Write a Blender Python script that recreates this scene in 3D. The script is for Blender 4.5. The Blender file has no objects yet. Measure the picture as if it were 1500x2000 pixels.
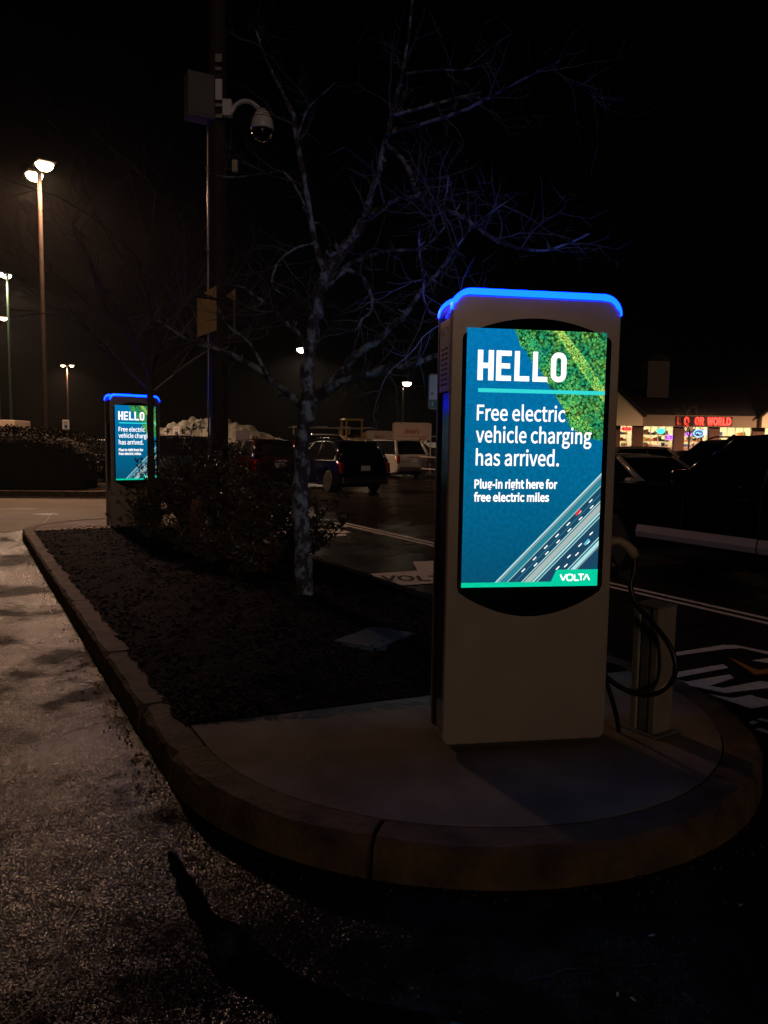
import bpy, bmesh, math, random
from mathutils import Vector, Matrix
from mathutils.geometry import tessellate_polygon
R = math.radians
random.seed(7)
scene = bpy.context.scene
COL = scene.collection

# ---------------------------------------------------------------- camera
cam_d = bpy.data.cameras.new('camera'); cam = bpy.data.objects.new('camera', cam_d); COL.objects.link(cam)
PITCH, ROLL, EYE = R(5.2), 0.015, 1.64
_f = Vector((0, math.cos(PITCH), -math.sin(PITCH))); _r = Vector((1, 0, 0)); _u = _r.cross(_f)
_R = _r * math.cos(ROLL) + _u * math.sin(ROLL); _U = -_r * math.sin(ROLL) + _u * math.cos(ROLL)
M = Matrix((_R, _U, -_f)).transposed().to_4x4(); M.translation = (0, 0, EYE)
cam.matrix_world = M
cam_d.sensor_fit = 'VERTICAL'; cam_d.sensor_height = 36; cam_d.lens = 36 * 1502 / 2000
cam_d.clip_start = 0.05; cam_d.clip_end = 2000
scene.camera = cam

# ---------------------------------------------------------------- night sky, one weak warm sun added as fill for unseen lot lamps
SUN_AZ, SUN_EL = R(168), R(15)          # low, behind the viewer
w = bpy.data.worlds.new('World'); scene.world = w; w.use_nodes = True
nt = w.node_tree; bgn = nt.nodes['Background']
sky = nt.nodes.new('ShaderNodeTexSky'); sky.sky_type = 'NISHITA'; sky.sun_disc = False
sky.sun_elevation = SUN_EL; sky.sun_rotation = SUN_AZ
nt.links.new(sky.outputs[0], bgn.inputs[0]); bgn.inputs[1].default_value = 0.00006
sd = bpy.data.lights.new('sun', 'SUN'); so = bpy.data.objects.new('sun', sd); COL.objects.link(so)
sd.energy = 0.155; sd.angle = R(8); sd.color = (1.0, 0.70, 0.50)
so.rotation_euler = Vector((math.sin(SUN_AZ) * math.cos(SUN_EL), math.cos(SUN_AZ) * math.cos(SUN_EL), math.sin(SUN_EL))).to_track_quat('Z', 'Y').to_euler()
LAMP_W = 2000.0                          # output of one parking-lot lamp head

vs = scene.view_settings
vs.view_transform = 'Standard'; vs.look = 'None'; vs.exposure = 0; vs.gamma = 1; vs.use_curve_mapping = False
scene.cycles.use_denoising = True
scene.cycles.max_bounces = 6; scene.cycles.diffuse_bounces = 3; scene.cycles.glossy_bounces = 4
scene.cycles.sample_clamp_indirect = 3; scene.cycles.caustics_reflective = False; scene.cycles.caustics_refractive = False
scene.cycles.blur_glossy = 0.5

# ---------------------------------------------------------------- materials
MATS = {}
def nodes_of(m): return m.node_tree.nodes, m.node_tree.links
def mat(name, col, rough=.6, metal=0., emit=None, es=0., noise=None, bump=None, coat=0., spec=None, aniso=0.):
    """noise=(scale, colour2, contrast 0..1)  bump=(scale, distance)"""
    if name in MATS: return MATS[name]
    m = bpy.data.materials.new(name); m.use_nodes = True; N, L = nodes_of(m)
    b = N['Principled BSDF']; b.inputs['Base Color'].default_value = (*col, 1); b.inputs['Roughness'].default_value = rough
    b.inputs['Metallic'].default_value = metal
    if coat: b.inputs['Coat Weight'].default_value = coat; b.inputs['Coat Roughness'].default_value = .08
    if spec is not None: b.inputs['Specular IOR Level'].default_value = spec
    if aniso: b.inputs['Anisotropic'].default_value = aniso
    if emit: b.inputs['Emission Color'].default_value = (*emit, 1); b.inputs['Emission Strength'].default_value = es
    tc = N.new('ShaderNodeTexCoord')
    if noise:
        n = N.new('ShaderNodeTexNoise'); n.inputs['Scale'].default_value = noise[0]; n.inputs['Detail'].default_value = 6
        rp = N.new('ShaderNodeValToRGB'); c = noise[2] * .5
        rp.color_ramp.elements[0].position = .5 - (.5 - c) * .5; rp.color_ramp.elements[1].position = .5 + (.5 - c) * .5
        rp.color_ramp.elements[0].color = (*col, 1); rp.color_ramp.elements[1].color = (*noise[1], 1)
        L.new(tc.outputs['Object'], n.inputs['Vector']); L.new(n.outputs['Fac'], rp.inputs['Fac']); L.new(rp.outputs['Color'], b.inputs['Base Color'])
    if bump:
        n2 = N.new('ShaderNodeTexNoise'); n2.inputs['Scale'].default_value = bump[0]; n2.inputs['Detail'].default_value = 4
        bp = N.new('ShaderNodeBump'); bp.inputs['Distance'].default_value = bump[1]; bp.inputs['Strength'].default_value = 1
        L.new(tc.outputs['Object'], n2.inputs['Vector']); L.new(n2.outputs['Fac'], bp.inputs['Height']); L.new(bp.outputs['Normal'], b.inputs['Normal'])
    MATS[name] = m; return m
def glow(name, col, s):
    if name in MATS: return MATS[name]
    return mat(name, (0.01, 0.01, 0.01), .3, emit=col, es=s)

def asphalt_material():
    m = bpy.data.materials.new('wet_asphalt'); m.use_nodes = True; N, L = nodes_of(m); b = N['Principled BSDF']
    tc = N.new('ShaderNodeTexCoord')
    def noise(s, d=4, rough=.55):
        n = N.new('ShaderNodeTexNoise'); n.inputs['Scale'].default_value = s; n.inputs['Detail'].default_value = d; n.inputs['Roughness'].default_value = rough
        L.new(tc.outputs['Object'], n.inputs['Vector']); return n
    def ramp(src, p0, p1, c0, c1):
        r = N.new('ShaderNodeValToRGB'); e = r.color_ramp.elements; e[0].position = p0; e[1].position = p1
        e[0].color = (*c0, 1); e[1].color = (*c1, 1); L.new(src, r.inputs['Fac']); return r
    v = N.new('ShaderNodeTexVoronoi'); v.inputs['Scale'].default_value = 180; L.new(tc.outputs['Object'], v.inputs['Vector'])
    big = noise(.55, 5); mid = noise(2.2, 5); fine = noise(230, 3)
    # aggregate tint
    c1 = ramp(v.outputs['Color'], .15, .9, (.010, .008, .007), (.038, .031, .027))
    c2 = ramp(mid.outputs['Fac'], .35, .7, (.55, .55, .55), (1, 1, 1))
    mx = N.new('ShaderNodeMix'); mx.data_type = 'RGBA'; mx.blend_type = 'MULTIPLY'; mx.inputs['Factor'].default_value = 1
    L.new(c1.outputs['Color'], mx.inputs[6]); L.new(c2.outputs['Color'], mx.inputs[7]); L.new(mx.outputs[2], b.inputs['Base Color'])
    rr = ramp(big.outputs['Fac'], .35, .68, (.18, .18, .18), (.34, .34, .34)); L.new(rr.outputs['Color'], b.inputs['Roughness'])
    wet = noise(.95, 7, .66); ws = ramp(wet.outputs['Fac'], .45, .60, (.01, .01, .01), (.24, .24, .24)); L.new(ws.outputs['Color'], b.inputs['Specular IOR Level'])
    # every wet stone of the aggregate has a facet of its own: tilt the normal cell by cell
    v2 = N.new('ShaderNodeTexVoronoi'); v2.inputs['Scale'].default_value = 390; L.new(tc.outputs['Object'], v2.inputs['Vector'])
    bp = N.new('ShaderNodeBump'); bp.inputs['Distance'].default_value = .05; bp.inputs['Strength'].default_value = .6; L.new(mid.outputs['Fac'], bp.inputs['Height'])
    acc = bp.outputs['Normal']
    for vv, k in ((v, .46), (v2, .40)):
        su = N.new('ShaderNodeVectorMath'); su.operation = 'SUBTRACT'; su.inputs[1].default_value = (.5, .5, .5); L.new(vv.outputs['Color'], su.inputs[0])
        sc = N.new('ShaderNodeVectorMath'); sc.operation = 'SCALE'; sc.inputs['Scale'].default_value = k; L.new(su.outputs[0], sc.inputs[0])
        ad = N.new('ShaderNodeVectorMath'); ad.operation = 'ADD'; L.new(acc, ad.inputs[0]); L.new(sc.outputs[0], ad.inputs[1]); acc = ad.outputs[0]
    nn = N.new('ShaderNodeVectorMath'); nn.operation = 'NORMALIZE'; L.new(acc, nn.inputs[0]); L.new(nn.outputs[0], b.inputs['Normal'])
    MATS['wet_asphalt'] = m; return m
ASPH = asphalt_material()

# ---------------------------------------------------------------- mesh helpers
def obj(name, bm, m, parent=None, smooth=False, bevel=0, loc=None):
    me = bpy.data.meshes.new(name)
    if isinstance(bm, tuple): me.from_pydata(bm[0], [], bm[1]); me.update()
    else:
        bmesh.ops.recalc_face_normals(bm, faces=bm.faces[:]); bm.to_mesh(me); bm.free()
    for mm in (m if isinstance(m, (list, tuple)) else [m]): me.materials.append(mm)
    if smooth:
        me.polygons.foreach_set('use_smooth', [True] * len(me.polygons))
    o = bpy.data.objects.new(name, me); COL.objects.link(o)
    if parent: o.parent = parent
    if loc: o.location = loc
    if bevel:
        md = o.modifiers.new('bevel', 'BEVEL'); md.width = bevel; md.segments = 2; md.limit_method = 'ANGLE'
    return o
def tag(o, label, cat, group=None, kind=None):
    if label: o['label'] = label
    if cat: o['category'] = cat
    if group: o['group'] = group
    if kind: o['kind'] = kind
    return o
def thing(name, label, cat, loc=(0, 0, 0), rz=0., group=None):
    o = bpy.data.objects.new(name, None); COL.objects.link(o); o.location = loc; o.rotation_euler = (0, 0, rz); o.empty_display_size = .2
    return tag(o, label, cat, group)
def struct(o): o['kind'] = 'structure'; return o
def copy_tree(o, parent=None):
    c = o.copy(); COL.objects.link(c); c.parent = parent
    for ch in o.children: copy_tree(ch, c)
    return c
def box(bm, x0, x1, y0, y1, z0, z1, mx=None):
    vs_ = [bm.verts.new(mx @ Vector(p) if mx else p) for p in ((x0, y0, z0), (x1, y0, z0), (x1, y1, z0), (x0, y1, z0), (x0, y0, z1), (x1, y0, z1), (x1, y1, z1), (x0, y1, z1))]
    for f in ((3, 2, 1, 0), (4, 5, 6, 7), (0, 1, 5, 4), (1, 2, 6, 5), (2, 3, 7, 6), (3, 0, 4, 7)): bm.faces.new([vs_[i] for i in f])
    return vs_
def bxo(name, m, parent, x0, x1, y0, y1, z0, z1, bevel=0, mx=None):
    bm = bmesh.new(); box(bm, x0, x1, y0, y1, z0, z1, mx); return obj(name, bm, m, parent, bevel=bevel)
def tube(bm, pts, rad, sides=6, cap=True, mi=0):
    """tube along pts; rad number or list"""
    P = [Vector(p) for p in pts]; n = len(P)
    if not hasattr(rad, '__len__'): rad = [rad] * n
    rings = []; a = None
    for i in range(n):
        t = (P[min(i + 1, n - 1)] - P[max(i - 1, 0)])
        t = t.normalized() if t.length > 1e-9 else Vector((0, 0, 1))
        a = t.orthogonal().normalized() if a is None else a - t * a.dot(t)       # carry the frame along the path
        a = a.normalized() if a.length > 1e-6 else t.orthogonal().normalized()
        b = t.cross(a).normalized()
        rings.append([bm.verts.new(P[i] + (a * math.cos(2 * math.pi * k / sides) + b * math.sin(2 * math.pi * k / sides)) * rad[i]) for k in range(sides)])
    for i in range(n - 1):
        for k in range(sides):
            f = bm.faces.new((rings[i][k], rings[i][(k + 1) % sides], rings[i + 1][(k + 1) % sides], rings[i + 1][k])); f.material_index = mi
    if cap:
        bm.faces.new(rings[0][::-1]); bm.faces.new(rings[-1])
def prism(bm, poly, axis, d0, d1):
    """extrude 2-D polygon; axis 'y': poly=(x,z); axis 'z': poly=(x,y); axis 'x': poly=(y,z)"""
    def mk(p, d): return {'y': (p[0], d, p[1]), 'z': (p[0], p[1], d), 'x': (d, p[0], p[1])}[axis]
    A = [bm.verts.new(mk(p, d0)) for p in poly]; B = [bm.verts.new(mk(p, d1)) for p in poly]; n = len(poly)
    bm.faces.new(A); bm.faces.new(B[::-1])
    for i in range(n): bm.faces.new((A[i], B[i], B[(i + 1) % n], A[(i + 1) % n]))
def pro(name, m, parent, poly, axis, d0, d1, bevel=0, smooth=False):
    bm = bmesh.new(); prism(bm, poly, axis, d0, d1); return obj(name, bm, m, parent, bevel=bevel, smooth=smooth)
def lathe(bm, prof, segs=20, mx=None):
    rings = []
    for (r, z) in prof:
        rings.append([bm.verts.new((r * math.cos(2 * math.pi * k / segs), r * math.sin(2 * math.pi * k / segs), z)) for k in range(segs)])
    for i in range(len(prof) - 1):
        for k in range(segs): bm.faces.new((rings[i][k], rings[i][(k + 1) % segs], rings[i + 1][(k + 1) % segs], rings[i + 1][k]))
    if prof[0][0] > 1e-4: bm.faces.new(rings[0][::-1])
    if prof[-1][0] > 1e-4: bm.faces.new(rings[-1])
    vv = [v for r_ in rings for v in r_]
    if mx: bmesh.ops.transform(bm, matrix=mx, verts=vv)
    return vv
def rrect(x0, x1, z0, z1, rt, rb, n=6):
    """rounded rectangle outline, top radius rt, bottom radius rb, counter-clockwise"""
    pts = []
    for (cx, cz, r, a0) in ((x1 - rb, z0 + rb, rb, -90), (x1 - rt, z1 - rt, rt, 0), (x0 + rt, z1 - rt, rt, 90), (x0 + rb, z0 + rb, rb, 180)):
        for k in range(n + 1): a = R(a0 + 90 * k / n); pts.append((cx + r * math.cos(a), cz + r * math.sin(a)))
    return pts
CAPH = None
FONT = None
try: FONT = bpy.data.fonts.load(bpy.utils.system_resource('DATAFILES') + '/fonts/Noto Sans CJK Regular.woff2')   # ships with Blender
except Exception: FONT = None
def text_mesh(s, bold=0.0, extrude=0.0, spacing=1.0):
    cu = bpy.data.curves.new('txt', 'FONT'); cu.body = s; cu.size = 1
    if FONT: cu.font = FONT; bold *= .62
    cu.offset = bold; cu.extrude = extrude; cu.space_character = spacing; cu.resolution_u = 3
    o = bpy.data.objects.new('txt', cu); COL.objects.link(o); bpy.context.view_layer.update()
    me = bpy.data.meshes.new_from_object(o.evaluated_get(bpy.context.evaluated_depsgraph_get()))
    bpy.data.objects.remove(o); bpy.data.curves.remove(cu); return me
def text(name, s, m, parent, x0, x1, zbase, ztop, y, bold=0., ref=None, extrude=0., spacing=1.0, axis='y', flip=False):
    """fit text so that its ink spans x0..x1 and the reference height (0..cap height) spans zbase..ztop"""
    me = text_mesh(s, bold, 0, spacing)
    co = [v.co.copy() for v in me.vertices]
    mnx = min(c.x for c in co); mxx = max(c.x for c in co)
    global CAPH
    if CAPH is None:
        mh = text_mesh('H'); CAPH = max(v.co.y for v in mh.vertices); bpy.data.meshes.remove(mh)
    cap = CAPH
    for v in me.vertices:
        X = (v.co.x - mnx) / (mxx - mnx); Z = v.co.y / cap
        if flip: X = 1 - X
        xx = x0 + (x1 - x0) * X; zz = zbase + (ztop - zbase) * Z
        v.co = (xx, y, zz) if axis == 'y' else (xx, zz, y)
    if extrude:
        bm = bmesh.new(); bm.from_mesh(me); r_ = bmesh.ops.extrude_face_region(bm, geom=bm.faces[:])
        for g_ in r_['geom']:
            if isinstance(g_, bmesh.types.BMVert):
                if axis == 'y': g_.co.y += extrude
                else: g_.co.z += extrude
        bmesh.ops.recalc_face_normals(bm, faces=bm.faces[:]); bm.to_mesh(me); bm.free()
    me.materials.clear(); me.materials.append(m); me.name = name
    if ' ' not in s:
        o = bpy.data.objects.new(name, me); COL.objects.link(o); o.parent = parent; return o
    bm = bmesh.new(); bm.from_mesh(me); bpy.data.meshes.remove(me); bm.verts.ensure_lookup_table(); seen = set(); isl_ = []
    for v in bm.verts:                                                  # one object per word
        if v.index in seen: continue
        st_ = [v]; comp = []; seen.add(v.index)
        while st_:
            q = st_.pop(); comp.append(q)
            for e in q.link_edges:
                o_ = e.other_vert(q)
                if o_.index not in seen: seen.add(o_.index); st_.append(o_)
        isl_.append((min(q.co.x for q in comp), max(q.co.x for q in comp), [q.index for q in comp]))
    isl_.sort(key=lambda t_: t_[0]); nw = len(s.split()); gaps = []; hi = isl_[0][1]
    for k in range(1, len(isl_)): gaps.append((isl_[k][0] - hi, k)); hi = max(hi, isl_[k][1])
    cuts = sorted(k for g_, k in sorted(gaps, reverse=True)[:nw - 1]); parts = [isl_[a_:b_] for a_, b_ in zip([0] + cuts, cuts + [len(isl_)])]
    for pt in parts:
        keep = {i_ for t_ in pt for i_ in t_[2]}; vs_ = [q for q in bm.verts if q.index in keep]; mp = {q.index: k for k, q in enumerate(vs_)}
        m2 = bpy.data.meshes.new(name); m2.from_pydata([tuple(q.co) for q in vs_], [], [[mp[q.index] for q in f.verts] for f in bm.faces if f.verts[0].index in keep]); m2.materials.append(m)
        o = bpy.data.objects.new(name, m2); COL.objects.link(o); o.parent = parent
    bm.free(); return o

# island frame: U runs along the planted island away from the viewer, V across it
IO = Vector((-.99, 3.53)); IU = Vector((-.483, .876)).normalized(); IV = Vector((.876, .483)).normalized()
IW = 3.2; IEND = 9.85; IR = IW / 2; KW = .175; PADZ = .15
ANG_U = math.atan2(IU.y, IU.x)
def isl(u, v, z=0.): p = IO + IU * u + IV * v; return Vector((p.x, p.y, z))
def sstep(a, b, x): t = max(0, min(1, (x - a) / (b - a))); return t * t * (3 - 2 * t)
def gz(x, y): return sstep(30, 66, y) * (.45 + .6 * sstep(0, 15, x))

# ================================================================ SETTING
from mathutils import noise as mno
def spread(a, b, fine, near=30.0):
    out = [0.0]; s = fine
    while out[-1] < b: out.append(out[-1] + s); s = min(s * 1.25, 30)
    neg = [0.0]; s = fine
    while neg[-1] > a: neg.append(neg[-1] - s); s = min(s * 1.25, 30)
    return sorted(set(neg[1:] + out))
xs = spread(-400, 400, 4); ys = spread(-120, 700, 3)
verts = [(x, y, gz(x, y)) for y in ys for x in xs]; nx = len(xs)
faces = [(j * nx + i, j * nx + i + 1, (j + 1) * nx + i + 1, (j + 1) * nx + i) for j in range(len(ys) - 1) for i in range(nx - 1)]
struct(obj('ground', (verts, faces), ASPH, smooth=True))

granite = mat('granite_kerb', (.035, .019, .012), .8, noise=(6, (.19, .12, .06), .0), bump=(38, .010))
concrete = mat('concrete_pad', (.12, .09, .06), .8, noise=(2.6, (.34, .27, .19), .0), bump=(90, .005))
mulch_m = mat('mulch', (.006, .004, .003), .9, spec=.1, noise=(30, (.011, .006, .005), .1), bump=(45, .03))
chip_m = mat('mulch_chip', (.005, .003, .0025), .75, spec=.08, noise=(12, (.014, .008, .006), .1))
paint = mat('road_paint', (.80, .74, .68), .65, noise=(14, (.55, .50, .45), .1), bump=(180, .002))
paint_o = mat('orange_paint', (.50, .20, .02), .65, noise=(14, (.36, .14, .02), .1), bump=(180, .002))

def cat_rom(P, n=8):
    P = [Vector(p) for p in P]; Q = [P[0]] + P + [P[-1]]; out = []
    for i in range(1, len(Q) - 2):
        for k in range(n):
            t = k / n; a, b, c, d = Q[i - 1], Q[i], Q[i + 1], Q[i + 2]
            out.append(.5 * ((2 * b) + (c - a) * t + (2 * a - 5 * b + 4 * c - d) * t * t + (3 * b - a - 3 * c + d) * t ** 3))
    out.append(P[-1]); return out
# --- kerb of granite stones round the island
kerb = struct(bpy.data.objects.new('kerb', None)); COL.objects.link(kerb)
LCAP = math.pi * IR; SEG = [IEND, LCAP, IEND, LCAP]; TOT = sum(SEG)
def kpath(s):
    """outer edge point and inward direction, in (u,v)"""
    s %= TOT
    if s < SEG[0]: return Vector((IEND - s, 0)), Vector((0, 1))
    s -= SEG[0]
    if s < SEG[1]:
        a = s / IR; d = Vector((-math.sin(a), -math.cos(a))); return Vector((0, IR)) + d * IR, -d
    s -= SEG[1]
    if s < SEG[2]: return Vector((s, IW)), Vector((0, -1))
    s -= SEG[2]; a = s / IR; d = Vector((math.sin(a), math.cos(a))); return Vector((IEND, IR)) + d * IR, -d
joints = [0, IEND - 7.7, IEND - 5.78, IEND - 3.85, IEND - 1.92, IEND - .75, IEND - .02]
joints += [SEG[0] + LCAP * k for k in (.25, .62)] + [SEG[0] + SEG[1] + k for k in (0, 1.95, 3.9, 5.85, 7.8, 9.8)]
joints += [TOT - LCAP * k / 3 for k in (2, 1)] + [TOT]
rk = random.Random(3)
for i in range(len(joints) - 1):
    a, b = joints[i] + .012, joints[i + 1] - .012
    n = max(6, int((b - a) / .06)); bm = bmesh.new(); rings = []
    dz, dl, tl = rk.uniform(-.006, .005), rk.uniform(-.008, .008), rk.uniform(-.006, .006)
    for k in range(n + 1):
        s = a + (b - a) * k / n; P, N_ = kpath(s); ch = .012 + .022 * max(0, mno.noise((s * 3.1, i * 7.3, 0)) + .25) + .014 * max(0, mno.noise((s * 14, i * 3.3, 5))) + .006 * rk.random() + (.012 if k in (0, n) else 0)
        top = PADZ + dz + tl * (k / n - .5) * 2 + rk.uniform(-.0015, .0015)
        prof = [(-.012, -.05), (-.004, .05), (0 + dl + rk.uniform(-.004, .004), top - ch), (dl + ch + rk.uniform(-.003, .003), top), (KW * .5, top + .002), (KW - .006, top), (KW, top - .012), (KW, -.05)]
        rings.append([bm.verts.new(isl(*(P + N_ * o), z)) for o, z in prof])
    m_ = len(rings[0])
    for k in range(n):
        for q in range(m_): bm.faces.new((rings[k][q], rings[k][(q + 1) % m_], rings[k + 1][(q + 1) % m_], rings[k + 1][q]))
    bm.faces.new(rings[0][::-1]); bm.faces.new(rings[-1])
    o = obj('kerb_stone', bm, granite, kerb)

def arc_inner(center_u, sign, n=28):
    r = IR - KW - .004; return [(center_u + sign * r * math.sin(math.pi * k / n), IR - r * math.cos(math.pi * k / n)) for k in range(n + 1)]
def slab(name, loop, z0, z1, m):
    bm = bmesh.new(); pts = [isl(u, v) for u, v in loop]; prism(bm, [(p.x, p.y) for p in pts], 'z', z0, z1); return struct(obj(name, bm, m))
edge_u = lambda v: .36 - .11 * v
slab('charger_pad', [(edge_u(KW), KW + .004)] + arc_inner(0, -1) + [(edge_u(IW - KW), IW - KW - .004)], .02, PADZ - .003, concrete)
slab('far_charger_pad', [(9.72, KW + .004)] + arc_inner(IEND, 1) + [(9.72, IW - KW - .004)], .02, PADZ - .003, concrete)

# --- mulch bed between the pads
from mathutils import noise as mno
nu, nv = 150, 34; V = []; Fc = []
for i in range(nu + 1):
    for j in range(nv + 1):
        t = j / nv
        v0 = KW - .055 * max(0, mno.noise((i * .31, 0, 1.7)) + .35) - .01; v1 = IW - KW + .03 * mno.noise((i * .3, 5, 0))
        v = v0 + (v1 - v0) * t; u = edge_u(v) + .03 * mno.noise((v * 6, 2, 0)) + (9.74 - edge_u(v)) * i / nu
        e = min(t, 1 - t, i / nu * 3, (1 - i / nu) * 3)
        z = .154 + .05 * sstep(0, .25, e) + .022 * mno.noise((u * 4, v * 4, 0)) * sstep(0, .06, e) + .012 * mno.noise((u * 16, v * 16, 3)) * sstep(0, .04, e)
        V.append(isl(u, v, z))
for i in range(nu):
    for j in range(nv): a = i * (nv + 1) + j; Fc.append((a, a + 1, a + nv + 2, a + nv + 1))
struct(obj('mulch_bed', (V, Fc), mulch_m, smooth=True))
rc = random.Random(5); bm = bmesh.new()
for k in range(9000):
    v = rc.uniform(KW - .03, IW - KW - .02); u = edge_u(v) + .03 + (9.6 - edge_u(v)) * rc.random() ** 1.5
    e = min((v - KW) / IW, (IW - KW - v) / IW); p = isl(u, v, .155 + .05 * sstep(0, .25, e) + rc.uniform(0, .012))
    mx = Matrix.Translation(p) @ Matrix.Rotation(rc.uniform(0, 6.28), 4, 'Z') @ Matrix.Rotation(rc.uniform(-.5, .5), 4, 'X') @ Matrix.Rotation(rc.uniform(-.5, .5), 4, 'Y')
    l, w_ = rc.uniform(.006, .026), rc.uniform(.003, .008); box(bm, -l, l, -w_, w_, -.003, .003, mx)
tag(obj('mulch_chips', bm, chip_m), 'dark wet bark mulch chips covering the planting bed', 'mulch', kind='stuff')

# --- painted markings
def flat(name, poly, m, z=.004, parent=None, label=None, cat=None):
    tri = tessellate_polygon([[Vector((x, y, 0)) for x, y in poly]])
    return obj(name, ([(x, y, z) for x, y in poly], [tuple(t) if (Vector(poly[t[1]]) - Vector(poly[t[0]])).cross(Vector(poly[t[2]]) - Vector(poly[t[0]])) > 0 else tuple(t)[::-1] for t in tri]), m, parent)
for v in (5.70, 5.88):
    P = [isl(-6, v), isl(10.5, v), isl(10.5, v + .085), isl(-6, v + .085)]
    o = struct(flat('stall_line', [(p.x, p.y) for p in P], paint))
NEAR = {'w1': [(2.35,6.02),(2.84,6.27),(2.94,6.27),(3.18,6.01),(3.13,5.92),(2.94,6.17),(2.78,6.13),(2.31,5.91)],
 'w2': [(2.14,5.47),(2.59,5.7),(2.58,5.6),(2.12,5.35),(2.08,5.33)],
 'w3': [(2.07,5.31),(2.13,5.25),(2.52,5.44),(2.51,5.35),(2.26,5.16),(2.33,5.12),(2.67,5.29),(2.78,5.23),(2.75,5.17),(2.3,5.01),(2.04,5.22)],
 'w4': [(2.17,4.99),(2.3,4.91),(2.45,4.98),(2.57,4.82),(2.33,4.71)],
 'w5': [(2.85,5.81),(3.15,5.95),(3.02,5.7)], 'w6': [(2.2,4.47),(2.24,4.5),(2.26,4.47),(2.2,4.43)],
 'w7': [(2.27,4.52),(2.31,4.54),(2.37,4.48),(2.35,4.44)], 'w8': [(2.18,4.36),(2.23,4.38),(2.27,4.3),(2.25,4.25)]}
def emblem(polys, orange=None, block=None):
    e = struct(bpy.data.objects.new('stall_emblem', None)); COL.objects.link(e)
    for k, pl in polys.items(): flat('paint_stroke', pl, paint, parent=e)
    if orange: flat('orange_paint_stroke', orange, paint_o, parent=e)
    return e
emblem(NEAR, [(2.71,5.91),(2.78,5.56),(3.02,5.64),(2.97,5.54),(2.7,5.43)])
FAR = {'s1': [(-2.1,14.95),(-1.82,15.1),(-1.75,14.69),(-2.04,14.55)], 's2': [(-1.23,14.36),(-0.79,14.23),(-0.58,13.85),(-0.75,13.65),(-1.3,13.75)],
 's3': [(-1.95,13.89),(-1.65,13.84),(-1.62,13.57),(-1.89,13.45)], 's4': [(-1.29,13.36),(-0.67,13.61),(-0.65,13.32),(-1.08,13.1)],
 's5': [(-1.79,13.21),(-1.59,13.32),(-1.56,13.08),(-1.65,13.03)], 's6': [(-1.1,14.99),(-0.74,14.93),(-0.69,14.67),(-0.99,14.73)]}
emblem(FAR)
em = emblem({'blk': [(-0.28,9.42),(0.44,9.76),(0.41,10.51),(0.78,10.62),(0.66,8.91),(0.12,8.68)]})
dark_p = mat('dark_road_paint', (.025, .022, .02), .6, bump=(180, .002))
tx = text('painted_letters', 'VOLTA', dark_p, em, 0, .98, 0, .34, .008, bold=.018, axis='z'); tx.location = (-.02, 8.98, 0); tx.rotation_euler = (0, 0, R(4))
# aisle line on the far left and the pavement's pale crossing strip
struct(flat('aisle_line', [(-11.5, 11.9), (-6.6, 12.35), (-6.6, 12.47), (-11.5, 12.02)], paint))
wornc = mat('worn_concrete', (.10, .085, .062), .7, spec=.25, noise=(1.3, (.18, .155, .11), .1), bump=(70, .004))
struct(flat('cross_aisle', [(-16, 12.6), (-6.75, 12.85), (-6.2, 13.6), (-5.6, 14.5), (-4.3, 15.6), (-4.9, 20.9), (-16, 19.6)], wornc, z=.0035))
pot = mat('pothole', (.012, .011, .01), .5, bump=(60, .01))
struct(flat('asphalt_patch', [(-8.75, 17.3), (-8.2, 17.15), (-7.75, 17.3), (-8.2, 17.75)], pot, z=.0075))
struct(flat('asphalt_patch', [(-7.55, 16.2), (-7.1, 15.95), (-6.85, 16.15), (-7.15, 16.6)], pot, z=.0075))
bm = bmesh.new()
tube(bm, [(-7.0, 16.1, .004), (-6.75, 15.4, .004), (-6.6, 15.0, .004), (-6.35, 14.2, .004), (-6.05, 13.6, .004)], .02, 4); struct(obj('crack_sealing', bm, mat('pale_sealant', (.35, .3, .22), .7)))

# --- puddle in the gutter hollow
PUD = [(-0.85,2.92),(-0.75,2.71),(-0.65,2.52),(-0.58,2.43),(-0.54,2.31),(-0.5,2.22),(-0.41,2.17),(-0.33,2.11),(-0.25,2.02),(-0.05,1.94),(0.27,1.86),(0.47,1.93),(0.22,2.04),(0.09,2.09),(-0.05,2.12),(-0.1,2.15),(-0.22,2.2),(-0.3,2.27),(-0.41,2.39),(-0.49,2.49),(-0.56,2.5),(-0.62,2.63),(-0.71,2.75),(-.81,2.92)]
water = mat('puddle_water', (.004, .004, .004), .06, bump=(9, .0012))
def smooth_loop(pl, it=2):
    for _ in range(it):
        q = []
        for i in range(len(pl)):
            a, b = Vector(pl[i]), Vector(pl[(i + 1) % len(pl)]); q += [tuple(a * .75 + b * .25), tuple(a * .25 + b * .75)]
        pl = q
    return pl
def densify(pl, n): return [tuple(Vector(pl[i]).lerp(Vector(pl[(i + 1) % len(pl)]), k / n)) for i in range(len(pl)) for k in range(n)]
def wob(pl, s, k): return [(x + s * mno.noise((x * k, y * k, .5)), y + s * mno.noise((x * k, y * k, 9.5))) for x, y in pl]
struct(flat('puddle', wob(wob(densify(smooth_loop(PUD, 2), 3), .010, 30), .004, 120), water, z=.006))
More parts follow.
